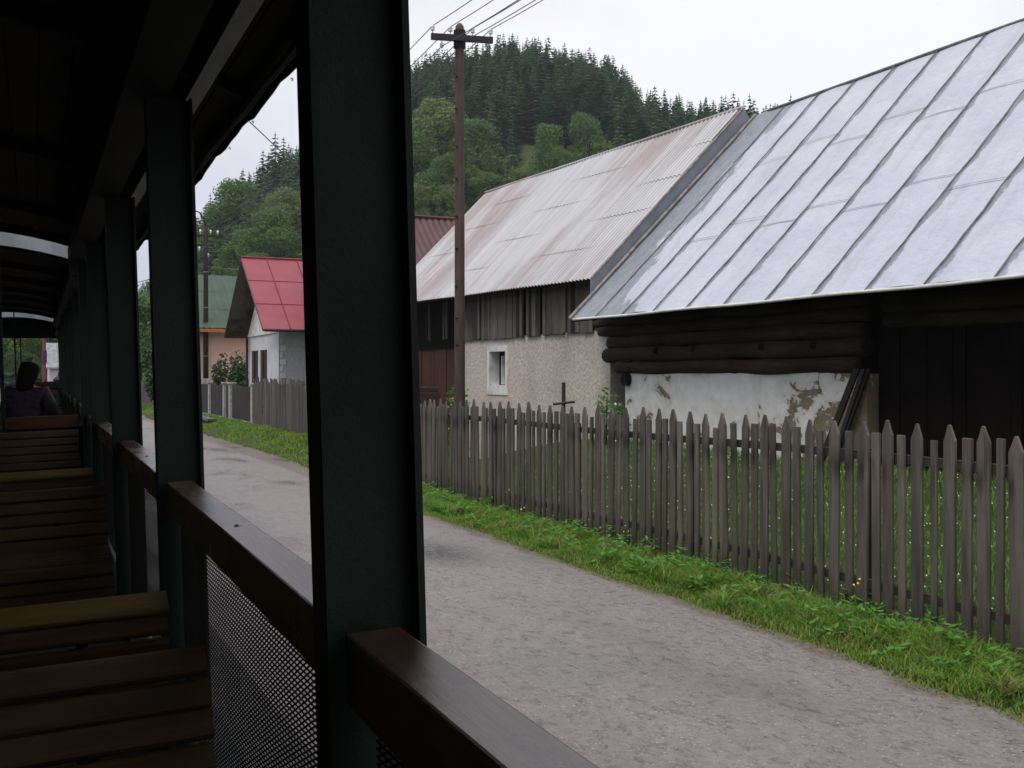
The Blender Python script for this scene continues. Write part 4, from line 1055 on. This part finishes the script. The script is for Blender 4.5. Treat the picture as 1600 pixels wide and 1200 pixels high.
# ------------------------------------------------------------------ vegetation
def leaf_cloud(n, lobes, size, seed, flat=.0, shell=.55):
    """n leaf quads through the volume of ellipsoid lobes [(cx,cy,cz,rx,ry,rz)]"""
    r = np.random.default_rng(seed); Ls = np.array(lobes, float)
    wts = (Ls[:, 3]*Ls[:, 4]*Ls[:, 5])**(2/3); k = r.choice(len(Ls), n, p=wts/wts.sum())
    d = r.normal(size=(n, 3)); d /= np.linalg.norm(d, axis=1)[:, None]
    rad = shell+(1-shell)*r.random(n)**.6+r.normal(size=n)*.04
    c = Ls[k, :3]+d*Ls[k, 3:]*rad[:, None]
    nrm = d*.7+r.normal(size=(n, 3))*.6+np.array([0, 0, .35]); nrm /= np.linalg.norm(nrm, axis=1)[:, None]
    u = np.cross(nrm, r.normal(size=(n, 3))); u /= np.linalg.norm(u, axis=1)[:, None]; v = np.cross(nrm, u)
    s = size*(.6+.8*r.random(n))[:, None]
    V = np.stack([c-u*s, c-v*s*.5+u*s*.15, c+u*s, c+v*s*.5+u*s*.1], 1).reshape(-1, 3)
    return V, np.arange(4*n).reshape(n, 4)
def tree_lobes(h, r, seed, nl=16, base=.28):
    rr = random.Random(seed); out = []
    for i in range(nl):
        t = base+(1-base)*rr.random()**.8; z = h*t*.93
        rad = r*math.sin(min(1, (1-t)*1.15+.14)*math.pi*.62+.25)
        a = rr.uniform(0, 2*math.pi); q = rad*rr.uniform(.35, .75)
        s = r*rr.uniform(.18, .36)
        out.append((q*math.cos(a), q*math.sin(a), z, s, s, s*.85))
    out.append((0, 0, h*.62, r*.55, r*.55, h*.27)); out.append((0, 0, h*.88, r*.3, r*.3, h*.12))
    return out
def trunk_mb(h, r, seed, limbs=6):
    rr = random.Random(seed); m = MB()
    m.tube([(0, 0, -.5), (.05*h*.1, 0, h*.3), (0, .02*h, h*.85)], [h*.022, h*.017, h*.004], 8)
    for i in range(limbs):
        a = rr.uniform(0, 6.28); z = h*rr.uniform(.25, .6)
        m.tube([(0, 0, z), (math.cos(a)*r*.35, math.sin(a)*r*.35, z+h*.1), (math.cos(a)*r*.7, math.sin(a)*r*.7, z+h*.17)], [h*.009, h*.006, h*.002], 5)
    return m
def spruce_proto(seed, h=1.0, whorls=18, per=10):
    rr = random.Random(seed); m = MB()
    for i in range(whorls):
        t = (i+.2)/whorls; z = h*(.08+.92*t); rad = h*.205*(1-t)**.78*(.85+.3*rr.random())+.007
        for k in range(max(4, int(per*(1-t*.5)))):
            a = rr.uniform(0, 6.28); q = rad*rr.uniform(.6, 1.15); dr = -.10*h*.45*(1-t)-q*.25*rr.random()
            w_ = q*.30+.004; ca, sa = math.cos(a), math.sin(a)
            c0 = (0, 0, z+.012); mid = (ca*q*.6, sa*q*.6, z+dr*.35); tip = (ca*q, sa*q, z+dr)
            m.add([c0, (mid[0]-sa*w_, mid[1]+ca*w_, mid[2]-.02*h*.6), tip, (mid[0]+sa*w_, mid[1]-ca*w_, mid[2]-.02*h*.6)], [(0, 1, 2), (0, 2, 3)])
    m.tube([(0, 0, h*.9), (0, 0, h*1.005)], [.005, .002], 4)
    return m
SPR = [spruce_proto(s) for s in range(6)]
spr_me = []
for i, s in enumerate(SPR):
    me = bpy.data.meshes.new('crown'); me.from_pydata(s.v, [], s.f); me.materials.append(M['spruce' if i % 3 else 'spruce2']); spr_me.append(me)
tm = MB().tube([(0, 0, -.05), (0, 0, .5), (0, 0, .95)], [.016, .010, .002], 6)
spr_tr = bpy.data.meshes.new('trunk'); spr_tr.from_pydata(tm.v, [], tm.f); spr_tr.materials.append(M['bark'])
def bearing(px): return math.degrees(YAW)+math.degrees(math.atan((px-800)/F))
def put(a, r): a = R(a); return r*math.sin(a), r*math.cos(a)
def proj_y(x, y, z):
    d = y*math.cos(YAW)+x*math.sin(YAW); return 585-F*(z-EYE)/d
# scatter of the wood on the hillside
rr = random.Random(9); trees = []
for r in np.arange(104, 262, 2.9):
    n = int(R(66)*r/2.9)
    for k in range(n):
        a = -14+66*(k+rr.random())/n; q = r+rr.uniform(-2, 2)
        x, y = put(a, q); h = rr.uniform(6.0, 9.6)*(1.25 if q < 200 else .95)
        if rr.random() < .07: continue
        if a < 5 and q < 150: continue
        trees.append((x, y, float(terr(x, y))-.3, h, q, a))
# keep broadleaf belt free at the hill foot
trees = [t for t in trees if not (t[4] < (150 if t[5] < 25 else 128) and 5 < t[5] < 34) and not (25.5 < t[5] < 31 and t[4] < 172)]
specials = []
for px_, top in ((950, 84), (938, 97), (962, 100), (908, 88), (893, 94), (830, 70), (845, 76), (806, 72), (770, 78), (748, 82), (985, 128), (1008, 140),
                 (430, 204), (443, 212), (453, 200), (411, 232), (340, 276), (352, 284), (329, 300), (1062, 148), (1078, 156), (1105, 158), (1130, 166), (1170, 166), (1182, 172)):
    a = bearing(px_); q = 247 if px_ > 500 else 205; x, y = put(a, q); z = float(terr(x, y))
    d = y*math.cos(YAW)+x*math.sin(YAW); h = (585-top)/F*d+EYE-z
    if 4 < h < 34 and rr.random() < .8: specials.append((x, y, z-.2, h, q, a))
trees_key = sorted(trees, key=lambda t: -t[4])
ridge = [t for t in trees if t[4] > 252 and 3 < t[5] < 46]
front = sorted([t for t in trees if t[4] < 165 and 22 < t[5] < 40], key=lambda t: t[4])
indiv = specials+ridge[::2][:70]+front[:70]
ids = set(id(t) for t in indiv)
SL = ['dark spruce standing on the skyline of the wooded hill', 'dark spruce on the lower edge of the wooded hillside']
for i, t in enumerate(indiv):
    e = thing('spruce_tree', (t[0], t[1], t[2]), SL[0] if t[4] > 180 else SL[1], 'tree', 'skyline spruces' if t[4] > 180 else 'spruces on the lower hillside')
    e.rotation_euler.z = rr.uniform(0, 6.28); e.scale = (t[3]*(1.25 if t in specials else 1.1),)*2+(t[3],)
    for nme, me in (('crown', spr_me[i % 6]), ('trunk', spr_tr)):
        o = bpy.data.objects.new(nme, me); C.objects.link(o); o.parent = e
rest = [t for t in trees if id(t) not in ids]
Vs, Fs, Ms, off = [], [], [], 0
PV = []
for s in SPR:
    tri = []
    for f in s.f:
        if len(f) == 3: tri.append(f)
        else:
            for j in range(1, len(f)-1): tri.append((f[0], f[j], f[j+1]))
    PV.append((np.array(s.v), np.array(tri)))
for i, t in enumerate(rest):
    v, f = PV[i % 6]; a = rr.uniform(0, 6.28); c, s = math.cos(a), math.sin(a); sc = t[3]*rr.uniform(.8, 1.5)
    V = np.stack([(v[:, 0]*c-v[:, 1]*s)*sc+t[0], (v[:, 0]*s+v[:, 1]*c)*sc+t[1], v[:, 2]*t[3]+t[2]], 1)
    Vs.append(V); Fs.append(f+off); Ms.append(np.full(len(f), int(rr.random() < .3))); off += len(v)
fo = np_mesh('spruce_forest', np.concatenate(Vs), np.concatenate(Fs), 3, [M['spruce'], M['spruce2']], mi=np.concatenate(Ms))
tag(fo, 'dense mass of dark spruces covering the hillside', 'forest', None, 'stuff')
# broadleaf trees
DP = []
for s in range(4):
    lb = tree_lobes(1, .36, 40+s, 40); V, Fq = leaf_cloud(8500, lb, .0145, 60+s, shell=.6)
    me_o = np_mesh('crown', V, Fq, 4, M['decid' if s % 2 == 0 else 'decid2']); me = me_o.data; bpy.data.objects.remove(me_o)
    tb = trunk_mb(1, .36, s); mt = bpy.data.meshes.new('trunk'); mt.from_pydata(tb.v, [], tb.f); mt.materials.append(M['bark']); DP.append((me, mt))
def broadleaf(px_, top, h, wide, kind, label, rmax=230, name='broadleaf_tree'):
    a = bearing(px_); best = None
    for q in np.arange(84, rmax, 1.5):
        x, y = put(a, q); z = float(terr(x, y)); e = abs(proj_y(x, y, z+h)-top)
        if best is None or e < best[0]: best = (e, x, y, z)
    _, x, y, z = best
    e = thing(name, (x, y, z-.3), label, 'tree', 'broadleaf trees on the hillside'); e.scale = (h*wide,)*2+(h,); e.rotation_euler.z = rr.uniform(0, 6.28)
    for nme, me in zip(('crown', 'trunk'), DP[kind]):
        o = bpy.data.objects.new(nme, me); C.objects.link(o); o.parent = e
for a in ((690, 148, 15, 1.15, 1, 'tallest pale green broadleaf tree left of the wooden pole'), (742, 182, 13, 1.0, 0, 'green broadleaf tree just right of the wooden pole'),
          (655, 205, 12, 1.0, 0, 'rounded green tree beside the coach post'), (690, 236, 10, 1.1, 2, 'bright round tree below the tallest broadleaf tree'), (862, 190, 14, .72, 0, 'narrow green tree above the corrugated roof, left of a pair'),
          (920, 176, 14, .78, 2, 'green tree above the corrugated roof, right of a pair'), (800, 240, 8, .9, 1, 'small pale tree above the barn roof near the pole'), (650, 282, 8, 1.0, 3, 'low pale tree beside the coach post'),
          (745, 262, 7, 1.0, 3, 'low pale tree behind the left end of the corrugated roof'), (700, 285, 7, 1.1, 1, 'low bushy tree behind the wooden pole'), (828, 262, 7, 1.0, 2, 'low green tree just over the corrugated ridge'), (895, 235, 9, 1.2, 0, 'low dark tree between the pair above the corrugated roof'), (775, 268, 8, 1.3, 2, 'low wide tree behind the left part of the corrugated ridge'), (812, 258, 7.5, 1.2, 3, 'pale low tree left of the pair above the corrugated roof'),
          (378, 278, 14, 1.1, 0, 'broad green tree among the spruces left of the coach post'), (345, 318, 12, 1.1, 2, 'green tree low on the left hillside'), (420, 318, 12, 1.15, 2, 'round green tree above the red roof'),
          (450, 290, 12, 1.1, 1, 'pale green tree above the red roof near the coach post'), (390, 352, 9, 1.3, 0, 'dark bushy tree right behind the red roof'), (330, 352, 9, 1.2, 1, 'pale tree behind the dark pole'),
          (440, 362, 8, 1.3, 2, 'low green tree behind the red ridge'), (362, 380, 8, 1.3, 0, 'dark low tree over the green roof'), (310, 385, 8, 1.2, 2, 'low tree over the green roof beside the coach'),
          (405, 392, 7, 1.4, 0, 'lowest dark tree behind the red ridge'), (318, 420, 6, 1.4, 0, 'dark bushy tree just over the green ridge'), (560, 200, 13, 1.1, 0, 'green tree hidden behind the coach post'), (600, 260, 10, 1.2, 2, 'low tree hidden behind the coach post'),
          (218, 452, 9, 1.2, 0, 'green tree at the end of the road'), (240, 430, 10, 1.2, 2, 'tree behind the coach post at the end of the road')):
    broadleaf(*a)
# trees beyond the front of the train
for i, (x, y, h, k, lb_) in enumerate(((-1.5, 104, 9, 0, 'left of three broad trees beyond the end of the train'), (3.2, 110, 10, 2, 'middle of three broad trees beyond the end of the train'), (7.5, 100, 9.5, 0, 'right of three broad trees beyond the end of the train'))):
    e = thing('broadleaf_tree', (x, y, 0), lb_, 'tree'); e.scale = (h*1.2, h*1.2, h)
    for nme, me in zip(('crown', 'trunk'), DP[k]):
        o = bpy.data.objects.new(nme, me); C.objects.link(o); o.parent = e
def bush(x, y, z, w_, h, n, size, label, seed, mtl='bush', flowers=None, nl=9, name='bush', cat='bush'):
    r_ = random.Random(seed); lb = []
    for i in range(nl):
        s = w_*r_.uniform(.22, .38); lb.append((r_.uniform(-.6, .6)*w_*.8, r_.uniform(-.6, .6)*w_*.8, h*r_.uniform(.2, .8), s, s, h*r_.uniform(.18, .3)))
    e = thing(name, (x, y, z), label, cat)
    V, Fq = leaf_cloud(n, lb, size, seed, shell=.3); np_mesh('foliage', V, Fq, 4, M[mtl], e)
    m = MB()
    for i in range(4): q = lb[i]; m.tube([(0, 0, 0), (q[0]*.6, q[1]*.6, q[2]*.6), (q[0], q[1], q[2])], [.025, .015, .006], 5)
    link_mesh('stem', m.v, m.f, M['bark'], e)
    if flowers:
        V, Fq = leaf_cloud(flowers[1], lb, size*.9, seed+1, shell=.95); np_mesh('blossom', V, Fq, 4, M[flowers[0]], e)
for a in ((8.9, 56, .2, 1.6, 3.0, 2600, .10, 'green bush in front of the pink house wall, left one', 1), (8.7, 47.5, .2, 1.3, 2.4, 2600, .085, 'flowering bush behind the concrete posts', 2, 'bush', ('petal_pink', 60)),
          (8.9, 44.8, .2, 1.2, 2.1, 2200, .08, 'dense bush beside the flowering bush', 3), (9.2, 49.5, .2, 1.0, 3.0, 1500, .08, 'tall loose bush against the pink wall', 4),
          (8.6, 65, .2, 2.2, 3.9, 4500, .13, 'big hedge bush at the far fence, nearer one', 5), (8.9, 71, .2, 2.4, 4.2, 4500, .13, 'big hedge bush at the far fence, farther one', 6),
          (8.3, 36.2, .2, .7, 1.75, 1500, .06, 'bluish bush at the cottage corner behind the palings', 7), (8.4, 33.0, .2, .7, 1.75, 1400, .06, 'yellow-green bush behind the old palings', 8, 'weed', ('petal_yellow', 8)),
          (9.35, 15.9, .6, .42, 1.45, 260, .045, 'thin light weed bush growing by the rough plaster wall', 9, 'weed', ('petal_white', 6)), (9.3, 22.6, 0, .5, 2.0, 500, .05, 'yellowish weeds beside the cart', 10, 'weed', ('petal_yellow', 30)),
          (9.0, 26.4, .1, .6, 2.0, 700, .05, 'leafy weeds in front of the red-brown boards', 12, 'weed', ('petal_yellow', 50))):
    bush(*a)

# ------------------------------------------------------------------ grass and weeds
def blades(name, xs, ys, hs, ws, mats, label, lean=.55, seed=1, mi=None, z0=None, segs=3):
    n = len(xs); r = np.random.default_rng(seed)
    az = r.random(n)*2*np.pi; ln = hs*lean*(.3+.9*r.random(n)); px_, py_ = np.cos(az), np.sin(az)
    wx, wy = -np.sin(az+r.normal(size=n)*.6), np.cos(az+r.normal(size=n)*.6)
    z0 = terr(xs, ys)-.01 if z0 is None else z0
    rows = []
    for s in range(segs):
        t = s/segs; q = t*t
        cx_, cy_, cz_ = xs+px_*ln*q, ys+py_*ln*q, z0+hs*(t-.25*t*t*lean)
        wv = ws*(1-t*.75)*.5
        rows += [np.stack([cx_-wx*wv, cy_-wy*wv, cz_], 1), np.stack([cx_+wx*wv, cy_+wy*wv, cz_], 1)]
    rows.append(np.stack([xs+px_*ln, ys+py_*ln, z0+hs*(1-.25*lean)], 1))
    V = np.stack(rows, 1).reshape(-1, 3); k = 2*segs+1; b = np.arange(n)[:, None]*k
    tris = []
    for s in range(segs-1): tris += [(2*s, 2*s+1, 2*s+3), (2*s, 2*s+3, 2*s+2)]
    tris.append((2*segs-2, 2*segs-1, 2*segs))
    Fq = (b[:, None]+np.array(tris)[None]).reshape(-1, 3)
    mi2 = np.repeat(mi, len(tris)) if mi is not None else None
    o = np_mesh(name, V, Fq, 3, mats, mi=mi2)
    if label: tag(o, label, 'grass', None, 'stuff')
    return o
r = np.random.default_rng(5)
def verge(n, y0, y1, x1f, seed, hmean, w_):
    r = np.random.default_rng(seed)
    ys = y0+(y1-y0)*r.random(n); ex = np.array([edge_x(v) for v in ys]); x1 = x1f(ys)
    xs = ex-.06+.05*np.sin(ys*5.3)*np.sin(ys*2.1)-.10*r.random(n)**3+(x1-ex+.06)*r.random(n)**.9
    cl = np.sin(xs*5.1+ys*2.3)+np.sin(ys*3.7-xs*2)+np.sin(ys*1.1+1)+r.normal(size=n)*.5          # clumps
    hs = hmean*(.55+.5*r.random(n)+.22*np.clip(cl, -1.2, 2))*np.clip(.30+(xs-ex)*1.5, .22, 1.0)*np.where(xs > FX-.15, .7, 1)
    mi = (r.random(n) < (.17+.16*(np.sin(xs*7+ys*1.9) > .6)+.35*((xs-ex) < .08))).astype(int)
    return xs, ys, np.clip(hs, .04, .5), w_*(.7+.7*r.random(n)), mi
xs, ys, hs, ws, mi = verge(90000, 3.0, 21.5, lambda y: np.full_like(y, FX+.12), 3, .16, .010)
blades('verge_grass', xs, ys, hs, ws, [M['grass'], M['grass_dry']], 'bright green roadside grass along the foot of the picket fence', .9, 4, mi)
xs, ys, hs, ws, mi = verge(30000, 21.5, 62, lambda y: np.full_like(y, 7.85), 6, .16, .028)
blades('verge_grass', xs, ys, hs, ws, [M['grass'], M['grass_dry']], 'green roadside grass before the farther fences', .7, 7, mi)
n = 15000; q_ = np.random.default_rng(31); tc_ = 420; ty_ = 3.2+18*q_.random(tc_)**.95; tx_ = np.array([edge_x(v) for v in ty_]); tx_ = tx_+.12+(FX+.1-tx_-.12)*q_.random(tc_)**.75
kk = q_.integers(0, tc_, n); th_ = .12+.18*q_.random(tc_)
xs = tx_[kk]+q_.normal(size=n)*.035; ys = ty_[kk]+q_.normal(size=n)*.045; hs = th_[kk]*(.6+.5*q_.random(n)); dry_ = (q_.random(tc_) < .16)[kk]
blades('verge_tufts', xs, ys, hs, .008+.008*q_.random(n), [M['grass'], M['grass_dry']], 'taller drooping grass tufts in the roadside verge', 1.25, 14, (dry_ | (q_.random(n) < .07)).astype(int), segs=4)
n = 60000; xs = FX+.05+(10.2-FX)*r.random(n); ys = 2.5+14.5*r.random(n)**1.1; hs = .05+.07*r.random(n)
blades('lawn_grass', xs, ys, hs, .009+.006*r.random(n), [M['lawn'], M['grass_dry']], 'lawn seen between the pickets', .6, 8, (r.random(n) < .06).astype(int))
n = 900; V = []; fx_ = FX+.2+3.2*r.random(n); fy_ = 3+11*r.random(n)
V = []; Fq = []
for i in range(n):
    z = float(terr(fx_[i], fy_[i]))+.08+.04*r.random(); s = .011
    V += [(fx_[i]-s, fy_[i], z), (fx_[i], fy_[i]-s, z+.006), (fx_[i]+s, fy_[i], z), (fx_[i], fy_[i]+s, z+.012)]; Fq.append((4*i, 4*i+1, 4*i+2, 4*i+3))
tag(np_mesh('clover_flowers', np.array(V), np.array(Fq), 4, M['petal_white']), 'small white clover flowers dotting the lawn behind the fence', 'flowers', None, 'stuff')
# broad-leaved weeds in the verge
V = []; Fq = []; k = 0; q = random.Random(12)
for c in range(460):
    y = 3.4+17.5*q.random()**.9; ex = edge_x(y); x = ex+.15+(FX-ex-.12)*q.random()**.7; hgt = q.uniform(.08, .26); nl = q.randint(6, 14)
    for j in range(nl):
        a = q.uniform(0, 6.28); z = hgt*q.uniform(.3, 1); rr0 = q.uniform(.02, .11); s = q.uniform(.025, .06)
        cx_, cy_ = x+math.cos(a)*rr0, y+math.sin(a)*rr0; u = Vector((math.cos(a), math.sin(a), q.uniform(-.4, .5))).normalized(); v = Vector((-math.sin(a), math.cos(a), q.uniform(-.3, .3)))*.38
        P = Vector((cx_, cy_, z))
        V += [P-u*s, P-v*s, P+u*s, P+v*s]; Fq.append((k, k+1, k+2, k+3)); k += 4
tag(np_mesh('verge_weeds', np.array([tuple(v) for v in V]), np.array(Fq), 4, M['weed']), 'broad-leaved weeds and nettles growing through the verge grass', 'weeds', None, 'stuff')
V = []; Fq = []; k = 0
for c in range(15):
    y = 12+8*q.random() if c < 11 else 4+8*q.random(); x = FX-.12-.3*q.random(); z = q.uniform(.2, .42); s = q.uniform(.007, .012)
    for d in range(3):
        P = Vector((x+q.uniform(-.04, .04), y+q.uniform(-.04, .04), z+q.uniform(-.04, .04))); V += [P+Vector((-s, 0, 0)), P+Vector((0, -s, 0)), P+Vector((s, 0, s)), P+Vector((0, s, s))]; Fq.append((k, k+1, k+2, k+3)); k += 4
tag(np_mesh('verge_flowers', np.array([tuple(v) for v in V]), np.array(Fq), 4, M['petal_yellow']), 'small yellow flower heads among the verge weeds', 'flowers', None, 'stuff')

# ------------------------------------------------------------------ damp air
hz = MB().box(-640, 640, -640, 640, -1.6, 115)
hm = bpy.data.materials.new('damp_air'); hm.use_nodes = True; t_ = hm.node_tree; t_.nodes.remove(t_.nodes['Principled BSDF'])
pv = t_.nodes.new('ShaderNodeVolumePrincipled'); pv.inputs['Density'].default_value = .00030; pv.inputs['Color'].default_value = (.90, .93, 1.0, 1); pv.inputs['Anisotropy'].default_value = .1
t_.links.new(pv.outputs[0], t_.nodes['Material Output'].inputs['Volume'])
tag(link_mesh('haze', hz.v, hz.f, hm), 'thin damp haze in the air before the wooded hill', None, None, 'stuff')
